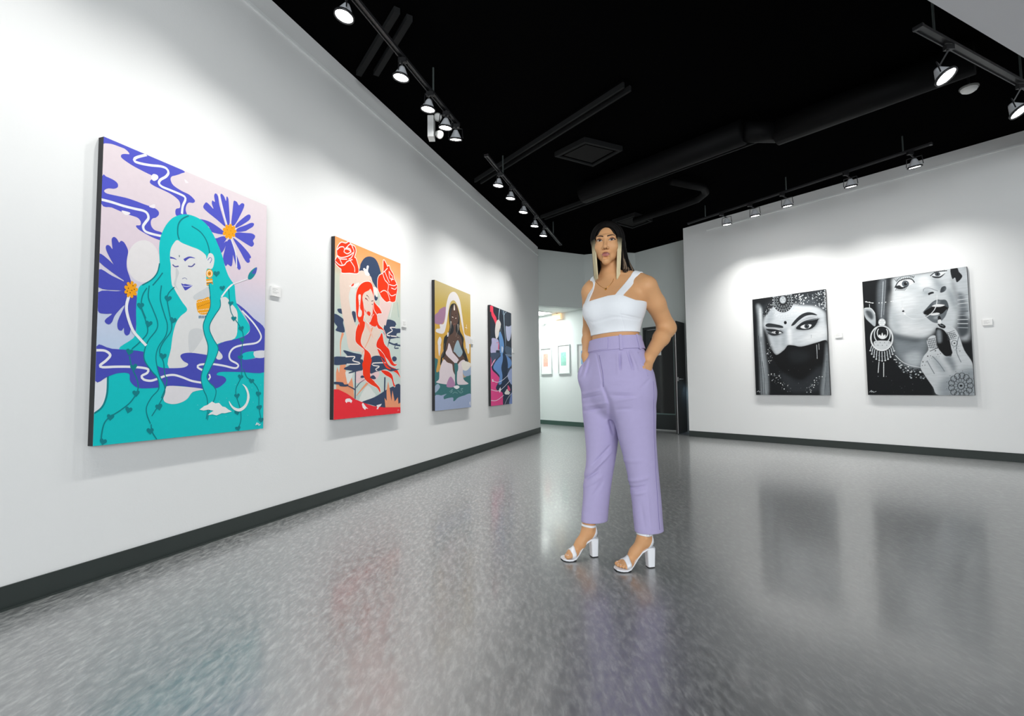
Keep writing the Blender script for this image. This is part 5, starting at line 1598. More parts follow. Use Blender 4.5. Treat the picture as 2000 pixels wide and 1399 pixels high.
# ------------------------------------------------------------------ the person: blended distance fields turned into continuous surfaces
class Vol:
    def __init__(s, xs, ys, zs):
        s.xs, s.ys, s.zs = (np.asarray(a, np.float32) for a in (xs, ys, zs)); s.f = np.full((len(xs), len(ys), len(zs)), 1.0, np.float32)
    def sl(s, lo, hi):
        return tuple(slice(max(0, int(np.searchsorted(a, l)) - 1), min(len(a), int(np.searchsorted(a, h)) + 1)) for a, l, h in zip((s.xs, s.ys, s.zs), lo, hi))
    def pts(s, q): return np.meshgrid(s.xs[q[0]], s.ys[q[1]], s.zs[q[2]], indexing='ij', sparse=True)
    def put(s, fn, lo, hi, k=0.0, sub=False):
        m = 0.02 + k; q = s.sl([v - m for v in lo], [v + m for v in hi])
        if any(a.stop <= a.start for a in q): return
        d = fn(*s.pts(q)).astype(np.float32); a = s.f[q]
        if sub:
            if k > 0: h = np.maximum(k - np.abs(a + d), 0) / k; s.f[q] = np.maximum(a, -d) + h * h * k * 0.25
            else: s.f[q] = np.maximum(a, -d)
        elif k > 0: h = np.maximum(k - np.abs(a - d), 0) / k; s.f[q] = np.minimum(a, d) - h * h * k * 0.25
        else: s.f[q] = np.minimum(a, d)
    def cone(s, a, b, ra, rb, k=0.02, sub=False):
        a = np.asarray(a, float); b = np.asarray(b, float); d = b - a; dd = d @ d or 1e-9
        def fn(x, y, z):
            t = np.clip(((x - a[0]) * d[0] + (y - a[1]) * d[1] + (z - a[2]) * d[2]) / dd, 0, 1)
            return np.sqrt((x - a[0] - t * d[0]) ** 2 + (y - a[1] - t * d[1]) ** 2 + (z - a[2] - t * d[2]) ** 2) - (ra + (rb - ra) * t)
        r = max(ra, rb); s.put(fn, np.minimum(a, b) - r, np.maximum(a, b) + r, k, sub)
    def ell(s, c, r, R=None, k=0.02, sub=False):
        c = np.asarray(c, float); r = np.asarray(r, float); R = np.eye(3) if R is None else R     # rows of R: local axes in world
        def fn(x, y, z):
            q = [((x - c[0]) * R[i][0] + (y - c[1]) * R[i][1] + (z - c[2]) * R[i][2]) / r[i] for i in range(3)]
            k0 = np.sqrt(q[0] ** 2 + q[1] ** 2 + q[2] ** 2); k1 = np.sqrt((q[0] / r[0]) ** 2 + (q[1] / r[1]) ** 2 + (q[2] / r[2]) ** 2) + 1e-9
            return k0 * (k0 - 1) / k1
        m = r.max(); s.put(fn, c - m, c + m, k, sub)
    def loft(s, tab, k=0.03, off=0.0, round_=0.0):
        s.put(lambda x, y, z: loft_d(tab, x, y, z) - off, [min(t[1] - max(t[3], t[4]) for t in tab), min(t[2] - max(t[3], t[4]) for t in tab), tab[0][0]], [max(t[1] + max(t[3], t[4]) for t in tab), max(t[2] + max(t[3], t[4]) for t in tab), tab[-1][0]], k)
    def mesh(s):
        f = s.f; ng = f < 0; n = [v - 1 for v in f.shape]
        c = np.zeros(n, np.uint8)
        for i in (0, 1):
            for j in (0, 1):
                for k in (0, 1): c += ng[i:n[0] + i, j:n[1] + j, k:n[2] + k]
        act = (c > 0) & (c < 8); I = np.argwhere(act); idx = np.full(n, -1, np.int32); idx[act] = np.arange(len(I), dtype=np.int32)
        acc = np.zeros((len(I), 3)); cnt = np.zeros(len(I)); ax = (s.xs, s.ys, s.zs)
        corner = [(i, j, k) for i in (0, 1) for j in (0, 1) for k in (0, 1)]
        for a in corner:
            for d in range(3):
                if a[d]: continue
                b = list(a); b[d] = 1
                A, B = I + np.array(a), I + np.array(b); fa = f[A[:, 0], A[:, 1], A[:, 2]]; fb = f[B[:, 0], B[:, 1], B[:, 2]]; m = (fa < 0) != (fb < 0)
                t = np.where(m, fa / np.where(m, fa - fb, 1), 0)
                for e in range(3):
                    pa, pb = ax[e][A[:, e]], ax[e][B[:, e]]; acc[:, e] += np.where(m, pa + (pb - pa) * t, 0)
                cnt += m
        V = acc / cnt[:, None]; F = []
        for d in range(3):
            u, v = [(1, 2), (2, 0), (0, 1)][d]
            a = [slice(None)] * 3; b = [slice(None)] * 3; a[d] = slice(0, -1); b[d] = slice(1, None)
            for e in (u, v): a[e] = slice(1, -1); b[e] = slice(1, -1)
            sa, sb = ng[tuple(a)], ng[tuple(b)]; E = np.argwhere(sa != sb); ori = sa[tuple(E.T)]
            off = np.zeros(3, int); off[u] = 1; off[v] = 1; E = E + off
            def cell(du, dv): q = E.copy(); q[:, u] -= du; q[:, v] -= dv; return idx[q[:, 0], q[:, 1], q[:, 2]]
            Q = np.stack([cell(1, 1), cell(0, 1), cell(0, 0), cell(1, 0)], 1); Q[~ori] = Q[~ori][:, ::-1]; F.append(Q)
        return V, np.concatenate(F)
def loft_at(tab, z):
    T = np.asarray(tab, float); return [np.interp(z, T[:, 0], T[:, i]) for i in range(1, 6)]
def loft_d(tab, x, y, z):
    zc = np.clip(z, tab[0][0], tab[-1][0]); cx, cy, a, b, w = loft_at(tab, zc); w = np.radians(w)
    u = (x - cx) * np.cos(w) - (y - cy) * np.sin(w); v = -(x - cx) * np.sin(w) - (y - cy) * np.cos(w)    # u: her left, v: her front
    k0 = np.sqrt((u / a) ** 2 + (v / b) ** 2); k1 = np.sqrt((u / a ** 2) ** 2 + (v / b ** 2) ** 2) + 1e-6
    d = k0 * (k0 - 1) / k1; dz = np.abs(z - zc)
    return np.where(dz > 0, np.sqrt(np.maximum(d, 0) ** 2 + dz ** 2) + np.minimum(d, 0) * 0 + np.where(d < 0, 0, 0), d)
def dense(tab, n=40):                                            # smooth a coarse table with a spline
    T = np.asarray(tab, float); z = T[:, 0]; zz = np.linspace(z[0], z[-1], n); out = [zz]
    for i in range(1, 6):
        m = np.gradient(T[:, i], z); j = np.clip(np.searchsorted(z, zz, side='right') - 1, 0, len(z) - 2); h = z[j + 1] - z[j]; t = (zz - z[j]) / h
        out.append((2 * t ** 3 - 3 * t ** 2 + 1) * T[j, i] + (t ** 3 - 2 * t ** 2 + t) * h * m[j] + (-2 * t ** 3 + 3 * t ** 2) * T[j + 1, i] + (t ** 3 - t ** 2) * h * m[j + 1])
    return np.stack(out, 1)
def axis(*segs):
    out = []
    for a, b, h in segs: out += list(np.arange(a, b - h * 0.25, h))
    return np.array(out + [segs[-1][1]])
def shaded(name, V, F, m, parent, org, cols=None):
    o = quick_mesh(name, np.asarray(V) - np.asarray(org), F, m, parent); o.data.polygons.foreach_set('use_smooth', np.ones(len(o.data.polygons), bool))
    if cols is not None:
        a = o.data.color_attributes.new('col', 'FLOAT_COLOR', 'POINT'); a.data.foreach_set('color', np.concatenate([np.asarray(cols), np.ones((len(V), 1))], 1).astype(np.float32).ravel())
    return o

ORG = Vector((0.545, 2.57, 0.0))
person = thing('person', ORG, 'woman in a white crop top, lilac trousers and white heeled sandals, hands in pockets', 'person')
M_skin = mat('skin', '#d09c6e', 0.56, spec=0.35, noise=(14, 0.05), bump=(260, 0.03))
M_skin.node_tree.nodes['Principled BSDF'].inputs['Subsurface Weight'].default_value = 0.12
M_skin.node_tree.nodes['Principled BSDF'].inputs['Subsurface Radius'].default_value = (0.012, 0.005, 0.003)
M_skin.node_tree.nodes['Principled BSDF'].inputs['Subsurface Scale'].default_value = 1.0
M_top = mat('white_knit', '#e9ebee', 0.75, spec=0.2, bump=(420, 0.12))
M_lilac = mat('lilac_twill', '#afa5ca', 0.8, spec=0.15, noise=(40, 0.03), bump=(700, 0.10))
M_lilac_dark = mat('lilac_seam', '#7d72a3', 0.85, spec=0.1)
M_shoe = mat('white_leather', '#ecedf0', 0.35, spec=0.5)
M_sole = mat('black_rubber', (0.015, 0.015, 0.016), 0.6)
M_hair = attr_mat('hair', 0.5, 0.12)
M_gold = mat('gold', '#d9a648', 0.25, metal=1.0)
M_dark = mat('eye_dark', '#1d120d', 0.4); M_eyewhite = mat('eye_white', '#cfc3b8', 0.3); M_iris = mat('iris_brown', '#22140d', 0.2); M_brow = mat('brow', '#1f120c', 0.7)
M_lip1 = mat('upper_lip', '#85473f', 0.42); M_lip2 = mat('lower_lip', '#a9645a', 0.38); M_lidshade = mat('eyelid_makeup', '#9c6a4c', 0.5); M_nostril = mat('nostril', '#6b3f28', 0.6); M_nail = mat('nail', '#ecd9cf', 0.2)

yt = math.radians(38); fT = np.array([-math.sin(yt), -math.cos(yt), 0]); lT = np.array([math.cos(yt), -math.sin(yt), 0])
TORSO = dense([(0.90, .54, 2.57, .160, .115, 52), (1.00, .54, 2.57, .150, .108, 50), (1.08, .537, 2.57, .136, .100, 48), (1.14, .534, 2.57, .128, .094, 46), (1.18, .534, 2.57, .130, .095, 44), (1.22, .534, 2.57, .140, .101, 42),
               (1.27, .535, 2.57, .156, .112, 39), (1.32, .538, 2.57, .160, .113, 38), (1.37, .541, 2.575, .156, .098, 38), (1.41, .541, 2.585, .140, .078, 38), (1.44, .539, 2.592, .110, .066, 38), (1.465, .536, 2.595, .062, .056, 38)])
def torso(v, k=0.03, arms=False):
    v.loft(TORSO, k)
    for s in (-1, 1):
        c = np.array([.537, 2.57, 1.283]) + lT * s * .062 + fT * .068; v.ell(c, (.066, .054, .060), np.array([lT, fT, (0, 0, 1)]), 0.06)
    v.cone((.533, 2.605, 1.485), (.655, 2.515, 1.435), .040, .034, .04); v.cone((.530, 2.605, 1.485), (.440, 2.665, 1.437), .040, .034, .04)
# --- body: head, neck, trunk, arms, legs and feet in one field
bx = axis((.215, .395, .0036), (.395, .60, .0021), (.60, .90, .0036)); by = axis((2.36, 2.455, .0036), (2.455, 2.70, .0022), (2.70, 2.86, .004)); bz = axis((-.004, .21, .0026), (.21, .99, .009), (.99, 1.50, .0042), (1.50, 1.765, .0021))
B = Vol(bx, by, bz); torso(B)
B.cone((.536, 2.594, 1.42), (.514, 2.594, 1.57), .047, .041, .03)
SL, EL, WL_ = (.684, 2.485, 1.392), (.806, 2.578, 1.192), (.675, 2.462, 1.032)
B.ell((.674, 2.490, 1.396), (.053, .052, .050), None, .035); B.cone(SL, (.735, 2.522, 1.31), .050, .0475, .018); B.cone((.735, 2.522, 1.31), EL, .0475, .042, .02)
B.cone(EL, (.763, 2.536, 1.138), .0415, .040, .03); B.cone((.763, 2.536, 1.138), WL_, .040, .0285, .02)
SR, ER, WR = (.428, 2.655, 1.395), (.438, 2.765, 1.20), (.398, 2.632, 1.055)
B.ell((.433, 2.655, 1.402), (.052, .052, .052), None, .025); B.cone(SR, ER, .048, .040, .02); B.cone(ER, (.425, 2.72, 1.145), .040, .039, .02); B.cone((.425, 2.72, 1.145), WR, .039, .028, .02)
def hand(W_, palm, tip, side):
    W_, palm, tip, side = (np.asarray(q, float) for q in (W_, palm, tip, side)); dr = tip - palm; dr /= np.linalg.norm(dr); nz = np.cross(dr, side); nz /= np.linalg.norm(nz)
    B.cone(W_, palm, .028, .026, .015); B.ell(palm, (.040, .036, .017), np.array([dr, side, nz]), .015)
    for i, (o, ln, r) in enumerate(((-.027, .060, .0075), (-.010, .074, .0083), (.009, .078, .0085), (.027, .070, .0082))):
        a = palm + side * o * .9 + dr * .030; b = a + dr * ln * .5 + nz * .004; c = b + dr * ln * .5 + nz * .014; B.cone(a, b, r + .001, r, .005); B.cone(b, c, r, r - .0015, .004)
    a = palm + side * .030 - dr * .004; b = a + side * .010 + dr * .030; B.cone(palm + side * .012 - dr * .02, a, .014, .0115, .01); B.cone(a, b, .0115, .010, .006); B.cone(b, b + dr * .026 + nz * .006, .010, .008, .004)
sideL = np.array([-.45, -.85, .1]); sideL /= np.linalg.norm(sideL)
hand(WL_, (.652, 2.440, .973), (.626, 2.452, .900), (-.62, -.77, .15) / np.linalg.norm((-.62, -.77, .15)))
hand(WR, (.402, 2.605, .985), (.402, 2.578, .905), (-.75, .6, 0) / np.linalg.norm((-.75, .6, 0)))
# legs hidden in the trousers, then ankles and feet
B.cone((.597, 2.505, .93), (.632, 2.515, .52), .085, .050, .05); B.cone((.632, 2.515, .52), (.655, 2.520, .26), .050, .034, .02)
B.cone((.482, 2.635, .93), (.462, 2.645, .52), .080, .050, .05); B.cone((.462, 2.645, .52), (.402, 2.665, .26), .048, .034, .02)
FEET = {'right': ((.436, 2.688), (-.955, -.297), .199, (.402, 2.665, .26), 1), 'left': ((.689, 2.527), (-.971, -.239), .205, (.655, 2.520, .26), -1)}
def fpt(key, s, t, z): (hx, hy), (dx, dy), L_, _, _ = FEET[key]; k = L_ / .205; return np.array([hx + dx * s * k - dy * t, hy + dy * s * k + dx * t, z])    # t > 0: her left
TOES = []
for key in FEET:
    shin = FEET[key][3]; med = FEET[key][4]; P = lambda s, t, z: fpt(key, s, t, z)
    R3 = np.array([P(1, 0, 0) - P(0, 0, 0), P(0, 1, 0) - P(0, 0, 0), (0, 0, 1)]); R3[0] /= np.linalg.norm(R3[0])
    B.cone(shin, P(.046, 0, .165), .034, .031, .02); B.cone(P(.046, 0, .165), P(.048, 0, .138), .031, .033, .015); B.ell(P(.030, 0, .126), (.027, .027, .030), R3, .018)
    B.cone(P(.052, 0, .132), P(.098, med * .003, .076), .031, .025, .02); B.cone(P(.098, med * .003, .076), P(.138, 0, .035), .025, .019, .02); B.ell(P(.142, 0, .031), (.030, .040, .018), R3, .018)
    B.ell(P(.050, -med * .030, .150), (.010, .008, .010), R3, .012); B.ell(P(.046, med * .030, .156), (.010, .008, .011), R3, .012)
    for i, (t, s1, r) in enumerate(((.027, .198, .0115), (.0095, .196, .0083), (-.005, .190, .0079), (-.0185, .181, .0075), (-.031, .171, .0072))):
        B.cone(P(.150, med * t, .030), P(s1 - r * 1.3, med * t * 1.02, .0205 + (r - .007) * .6), r * 1.1, r, .0045); TOES.append((key, P(s1 - r * 1.5, med * t * 1.02, .0205 + (r - .007) * .6 + r * .93), r))
# --- head
yh = math.radians(17); fH = np.array([-math.sin(yh), -math.cos(yh), 0]); lH = np.array([math.cos(yh), -math.sin(yh), 0]); HO = np.array([.505, 2.572, 1.634]); RH = np.array([lH, fH, (0, 0, 1.0)])
def H(x, y, z): return HO + lH * x + fH * y + np.array([0, 0, z])
B.ell(H(0, -.022, .036), (.070, .088, .078), RH, .03); B.ell(H(0, .028, -.016), (.0555, .060, .078), RH, .03)
for s in (-1, 1):
    B.cone(H(s * .041, .006, -.045), H(s * .007, .063, -.101), .0165, .0128, .026); B.ell(H(s * .034, .056, -.028), (.023, .022, .022), RH, .022)
    B.cone(H(s * .008, .0815, .019), H(s * .042, .066, .021), .0085, .008, .014)
B.ell(H(0, .071, -.104), (.0140, .0150, .0140), RH, .020)
for s in (-1, 1): B.ell(H(s * .0305, .094, .001), (.0165, .013, .0105), RH, .010, True); B.ell(H(s * .0305, .0695, -.001), (.0150, .0138, .0118), RH, .004)
B.cone(H(0, .083, .008), H(0, .1035, -.037), .0068, .0088, .010); B.ell(H(0, .1025, -.039), (.0098, .0098, .0085), RH, .006)
for s in (-1, 1): B.ell(H(s * .0115, .0915, -.0425), (.0068, .0095, .0068), RH, .006)
B.ell(H(0, .0800, -.0672), (.0230, .0110, .0068), RH, .010); B.ell(H(0, .0795, -.0785), (.0200, .0116, .0078), RH, .010); B.cone(H(-.016, .0915, -.0728), H(.016, .0915, -.0728), .0018, .0018, .002, True)
B.ell(H(0, .082, -.091), (.012, .006, .005), RH, .006, True)
for s in (-1, 1): B.ell(H(s * .069, -.012, -.006), (.008, .017, .029), RH, .006)
Vb, Fb = B.mesh(); del B.f
body = shaded('body', Vb, Fb, M_skin, person, ORG)
# --- face details laid on the surface
from mathutils.bvhtree import BVHTree
hsel = (Vb[Fb[:, 0], 2] > 1.33) & (Vb[Fb[:, 0], 2] < 1.74) & (Vb[Fb[:, 0], 1] < 2.62); used, inv = np.unique(Fb[hsel].ravel(), return_inverse=True)
bvh = BVHTree.FromPolygons([Vector(v) for v in Vb[used]], inv.reshape(-1, 4).tolist())
def onface(x, z, lift=.0006):
    o = Vector(H(x, .25, z)); hit = bvh.ray_cast(o, Vector(-fH)); return (hit[0] + Vector(fH) * lift) if hit[0] is not None else o - Vector(fH) * .16
def patch(name, up, lo, m, lift=.0006, parent=None):
    """band between two polylines of equal length (x, z in the face plane)"""
    def fine(q): tt = np.linspace(0, len(q) - 1, 25); return list(zip(np.interp(tt, range(len(q)), [p[0] for p in q]), np.interp(tt, range(len(q)), [p[1] for p in q])))
    up, lo = fine(up), fine(lo); n = 25; rows = 6; vs = []
    for r in range(rows + 1):
        for a, b in zip(up, lo): t = r / rows; vs.append(onface(a[0] + (b[0] - a[0]) * t, a[1] + (b[1] - a[1]) * t, lift) - ORG)
    fs = [(r * n + i, (r + 1) * n + i, (r + 1) * n + i + 1, r * n + i + 1) for r in range(rows) for i in range(n - 1)]
    o = link_mesh(name, vs, fs, m, parent or person, True); return o
def arc(x0, x1, z0, z1, h, n=13, pw=1.0): return [(x0 + (x1 - x0) * i / (n - 1), z0 + (z1 - z0) * i / (n - 1) + h * math.sin(PI * (i / (n - 1)) ** pw)) for i in range(n)]
for s in (-1, 1):
    X = lambda pts: [(s * x, z) for x, z in pts]
    patch('eyelid', X(arc(.0155, .0475, .001, .006, .0125)), X(arc(.0155, .0475, -.001, .003, .0055)), M_lidshade, .0004)
    e = patch('eye', X(arc(.0165, .0445, -.002, .0015, .0052)), X(arc(.0165, .0445, -.002, .0015, -.0036)), M_eyewhite, .0009)
    cx = s * .0302 + .0012
    ring = lambda r, n=16: [(cx + r * math.cos(2 * PI * i / n), .0012 + r * .92 * math.sin(2 * PI * i / n)) for i in range(n)]
    ir = ring(.0062); mb = [onface(cx, .0008, .0014) - ORG] + [onface(x, max(-.0040, min(.0052, z)), .0013) - ORG for x, z in ir]
    link_mesh('iris', mb, [(0, 1 + i, 1 + (i + 1) % 16) for i in range(16)], M_iris, e, True)
    gl = [(cx - .0022 + .0009 * math.cos(k * PI / 3), .0030 + .0009 * math.sin(k * PI / 3)) for k in range(6)]
    link_mesh('catchlight', [onface(x, z, .0018) - ORG for x, z in gl], [tuple(range(6))], M_eyewhite, e)
    patch('lash_line', X(arc(.0145, .0510, -.0015, .0055, .0072)), X(arc(.0160, .0455, -.002, .0022, .0042)), M_dark, .0017, e)
    patch('lower_lash', X(arc(.0165, .0455, -.0022, .0014, -.0042)), X(arc(.0165, .0465, -.003, .0012, -.0056)), M_lidshade, .0012, e)
    patch('eyebrow', X([(.0095, .0205), (.018, .0240), (.028, .0270), (.037, .0275), (.045, .0250), (.053, .0195)]), X([(.0100, .0145), (.018, .0175), (.028, .0208), (.037, .0228), (.045, .0218), (.053, .0185)]), M_brow, .0008)
    patch('nostril', X(arc(.0045, .0092, -.0462, -.0466, .0008, 7)), X(arc(.0045, .0092, -.0475, -.0478, -.0003, 7)), M_nostril, .0006)
up = [(-.0235, -.0735), (-.016, -.0675), (-.008, -.0632), (-.0035, -.0622), (0, -.0635), (.0035, -.0622), (.008, -.0632), (.016, -.0675), (.0235, -.0735)]
mid = [(-.0235, -.0738), (-.016, -.0735), (-.008, -.0728), (-.0035, -.0730), (0, -.0733), (.0035, -.0730), (.008, -.0728), (.016, -.0735), (.0235, -.0738)]
low = [(-.0235, -.0740), (-.016, -.0805), (-.008, -.0842), (-.0035, -.0850), (0, -.0852), (.0035, -.0850), (.008, -.0842), (.016, -.0805), (.0235, -.0740)]
nar = lambda q: [(x * .92, z) for x, z in q]
patch('upper_lip', nar(up), nar(mid), M_lip1, .0012); patch('lower_lip', nar(mid), nar(low), M_lip2, .0013)
for key, c, r in TOES:
    o = MB().lathe([(0, .0012), (r * .42, .0008), (r * .62, -.0006)][::-1], Matrix.Translation(Vector(c) - ORG) @ Matrix.Rotation(0, 4, 'X'), 10).build('toenail', M_nail, person, True)

# --- hair: a dark base and layered strands from a centre parting
hx = axis((.34, .67, .0034)); hy = axis((2.44, 2.72, .0034)); hz = axis((1.43, 1.775, .0034)); Hv = Vol(hx, hy, hz)
EC, ER3 = (0, -.020, .034), (.083, .101, .086)
Hv.ell(H(*EC), (.080, .098, .083), RH, 0); 
Hv.cone(H(-.050, -.02, .0), H(-.046, -.03, -.165), .030, .016, .03); Hv.cone(H(-.050, .0, -.07), H(-.038, .012, -.165), .016, .019, .02); Hv.cone(H(.058, -.02, .0), H(.078, -.01, -.13), .034, .026, .03); Hv.cone(H(.070, -.02, -.05), H(.098, -.01, -.135), .022, .018, .02)
Hv.cone(H(0, -.075, .0), H(0, -.075, -.15), .05, .03, .03)
Hv.ell(H(0, .098, -.045), (.054, .085, .136), RH, .012, True); Hv.cone(H(0, .02, -.10), H(.01, .0, -.25), .058, .06, .01, True)
Vh, Fh = Hv.mesh()
hb = shaded('hair_base', Vh, Fh, M_hair, person, ORG, np.tile(np.array(lin('#0a0807')), (len(Vh), 1)))
rnd = random.Random(11); hv, hf, hc = [], [], []
dark, blonde, brown, high = (np.array(lin(c)) for c in ('#0c0a09', '#d8caa6', '#2b211c', '#8b7763'))
def strand(s, ph, layer, wd, inner=0):
    a = math.radians(ph); back = (ph - 50) / 130
    y0 = (.074 - .140 * max(0, back) if ph > 60 else rnd.uniform(.06, .17)) + rnd.uniform(-.006, .006)
    def onE(v, k): v = np.array([v[0] / ER3[0], v[1] / ER3[1], v[2] / ER3[2]]); v /= np.linalg.norm(v); return np.array([v[0] * ER3[0], v[1] * ER3[1], v[2] * ER3[2]]) * k + np.array(EC)
    p0 = np.array([s * .001, y0 - EC[1], .085]); p1 = np.array([s * ER3[0] * math.sin(a), ER3[1] * math.cos(a), -.035]); k = 1 + layer; pts = []
    for i in range(9): t = i / 8; pts.append(onE(p0 * (1 - t) + p1 * t + np.array([s * .05, 0, .03]) * math.sin(PI * t) * .6, k))
    front = ph < (66 if s > 0 else 84) and not inner
    if front:                                                        # face-framing pieces follow the temple
        f = (66 - ph) / 16; pts = [p * (1, 1, 1) for p in pts]
        for i, p in enumerate(pts): p[0] = s * min(abs(p[0]) + .0, .088)
    e = pts[-1]; zb = {(-1, True): -.178, (1, True): -.186, (-1, False): -.165, (1, False): -.150}[(s, front)] + rnd.uniform(-.012, .008)
    if s > 0 and not front: flare = .052 * min(1, max(0, (ph - 60) / 40))
    elif s < 0 and not front: flare = -.006
    else: flare = -.004
    for i in range(1, 10):
        t = i / 9; z = e[2] + (zb - e[2]) * t; x = e[0] * (1 - .10 * t * (1 if front else 0)) + s * abs(flare) * (1 if flare > 0 else -1) * t ** 1.3; y = e[1] + (.004 if front else .0) * t - .012 * t * (0 if front else 1)
        if not front and s > 0: y += .030 * t ** 2
        if inner: y -= .045 * min(1, t * 2)
        pts.append(np.array([x * (1 - inner * min(1, t * 1.6)), y, z]))
    W = [H(*p) for p in pts]; n = len(W); base = len(hv); c3 = H(*EC)
    hl = rnd.random() < (.22 if not front else .0)
    for i, p in enumerate(W):
        t = (W[min(i + 1, n - 1)] - W[max(i - 1, 0)]); t /= np.linalg.norm(t); o = p - np.array([c3[0], c3[1], min(p[2], c3[2])]); o -= t * (o @ t); o /= np.linalg.norm(o) + 1e-9; sd = np.cross(t, o)
        w = wd * (0.55 + .45 * min(1, i / 4)) * (1 if i < n - 4 else (1, .8, .55, .18)[i - n + 4]); h = .0022
        for q in (sd * w / 2, o * h + sd * 0, -sd * w / 2, -o * h): hv.append(p + q - np.array(ORG))
        z = pts[i][2]; u = min(1, max(0, (.014 - z) / .05))
        if front: c = dark * (1 - u) + (blonde * rnd.uniform(.80, 1.08)) * u
        elif hl: u2 = min(1, max(0, (-.03 - z) / .07)); c = dark * (1 - u2) + high * u2 * rnd.uniform(.8, 1.1)
        else: u2 = min(1, max(0, (.0 - z) / .15)); c = dark * (1 - u2) + brown * u2
        for _ in range(4): hc.append(c)
    for i in range(n - 1):
        for j in range(4): a_, b_ = base + i * 4 + j, base + i * 4 + (j + 1) % 4; hf.append((a_, b_, b_ + 4, a_ + 4))
for s in (-1, 1):
    for k in range(430): strand(s, rnd.uniform(64, 179), rnd.uniform(.0, .06), rnd.uniform(.004, .009))
    for k in range(200 if s < 0 else 85): strand(s, rnd.uniform(46, 83) if s < 0 else rnd.uniform(47, 62), rnd.uniform(.0, .04), rnd.uniform(.003, .006))
for k in range(150): strand(-1, rnd.uniform(58, 95), 0, rnd.uniform(.004, .008), rnd.uniform(.12, .48))
for k in range(360): strand(1, rnd.uniform(62, 130), rnd.uniform(0, .03), rnd.uniform(.003, .007))
link_mesh('hair_strands', hv, hf, M_hair, person, True, np.array(hc))

# --- white cropped top
tv = Vol(axis((.35, .72, .0024)), axis((2.39, 2.76, .0026)), axis((1.14, 1.51, .0024))); torso(tv)
x, y, z = np.meshgrid(tv.xs, tv.ys, tv.zs, indexing='ij', sparse=True); u = (x - .538) * lT[0] + (y - 2.57) * lT[1]; v = (x - .538) * fT[0] + (y - 2.57) * fT[1]
crease = .0016 * np.exp(-((z - 1.228 - .006 * np.sin(u * 30)) / .007) ** 2) * (v > .02) + .0007 * np.exp(-((np.abs(u) - .088) / .0025) ** 2) * (v > 0) * (z < 1.35) + .0022 * np.exp(-((z - 1.243 + (u - .09) * .25) / .004) ** 2) * np.exp(-((u - .115) / .03) ** 2)
T = tv.f - .0065 + crease; zt = 1.345 - .030 * np.clip((u - .085) / .06, 0, 1) - .020 * np.clip((-u + .02) / .12, 0, 1) - .005 * np.cos(u * 40) * 0
bodyp = np.maximum(np.maximum(T, z - zt), 1.161 + .003 * np.sin(u * 18) - z)
uc = np.where(u > 0, .078 + .35 * (z - 1.345), -.108 - .06 * (z - 1.345)); sgn = np.abs(u - uc) - .0195
strap = np.maximum(np.maximum(tv.f - .0055, sgn), 1.322 - z); tv.f = np.minimum(bodyp, strap).astype(np.float32)
Vt, Ft = tv.mesh(); shaded('crop_top', Vt, Ft, M_top, person, ORG)

# --- lilac trousers
PELV = dense([(.725, .545, 2.57, .10, .065, 54), (.765, .545, 2.57, .150, .105, 54), (.81, .545, 2.57, .186, .140, 54), (.86, .545, 2.57, .203, .155, 54), (.90, .542, 2.57, .203, .155, 53), (.95, .540, 2.57, .196, .148, 52), (1.00, .539, 2.57, .184, .138, 51), (1.05, .538, 2.57, .165, .122, 50), (1.085, .536, 2.57, .150, .111, 49), (1.14, .534, 2.57, .1375, .102, 48)])
LEGL = dense([(.177, .670, 2.520, .063, .076, 62), (.25, .665, 2.520, .0645, .076, 62), (.321, .661, 2.520, .066, .077, 60), (.422, .651, 2.520, .069, .080, 60), (.523, .637, 2.516, .077, .086, 58), (.649, .618, 2.512, .090, .100, 56), (.777, .604, 2.507, .106, .116, 55), (.84, .600, 2.505, .108, .118, 54), (.95, .598, 2.505, .092, .105, 54)], 60)
LEGR = dense([(.188, .421, 2.655, .059, .074, 62), (.25, .426, 2.653, .060, .074, 62), (.295, .431, 2.650, .061, .074, 60), (.405, .443, 2.650, .0655, .078, 60), (.516, .461, 2.645, .066, .084, 58), (.639, .467, 2.640, .079, .095, 56), (.773, .466, 2.635, .086, .108, 55), (.84, .468, 2.635, .088, .112, 54), (.95, .485, 2.635, .082, .10, 54)], 60)
pv = Vol(axis((.30, .79, .0036)), axis((2.34, 2.82, .0040)), axis((.165, 1.16, .0040)))
pv.loft(PELV, 0); pv.loft(LEGL, .030); pv.loft(LEGR, .030)
pv.ell((.632, 2.462, .930), (.042, .044, .060), None, .05); pv.ell((.395, 2.60, .950), (.052, .046, .062), None, .05)
x, y, z = np.meshgrid(pv.xs, pv.ys, pv.zs, indexing='ij', sparse=True)
def fold(a, b, h, w, ymax=2.60):
    """raised (h > 0) or sunk fold along a-b in the x, z plane of the front cloth"""
    (ax_, az), (bx_, bz_) = a, b; m = 4 * w + .003; q = pv.sl((min(ax_, bx_) - m, 2.30, min(az, bz_) - m), (max(ax_, bx_) + m, ymax, max(az, bz_) + m)); X, Y, Z = pv.pts(q)
    dx, dz = bx_ - ax_, bz_ - az; t = np.clip(((X - ax_) * dx + (Z - az) * dz) / (dx * dx + dz * dz), 0, 1); d2 = (X - ax_ - t * dx) ** 2 + (Z - az - t * dz) ** 2
    pv.f[q] -= (h * np.exp(-d2 / (w * w)) * np.sin(PI * np.clip(t * .9 + .05, 0, 1)) ** .5 * (Y < ymax)).astype(np.float32)
fold((0.5286, 1.057), (0.5217, 0.9762), -0.01125, 0.005, 2.6)
fold((0.5159, 1.0521), (0.5111, 0.9561), 0.005, 0.008, 2.6)
fold((0.5646, 1.0628), (0.58, 0.9748), -0.01125, 0.005, 2.6)
fold((0.577, 1.0551), (0.5998, 0.9671), 0.005, 0.008, 2.6)
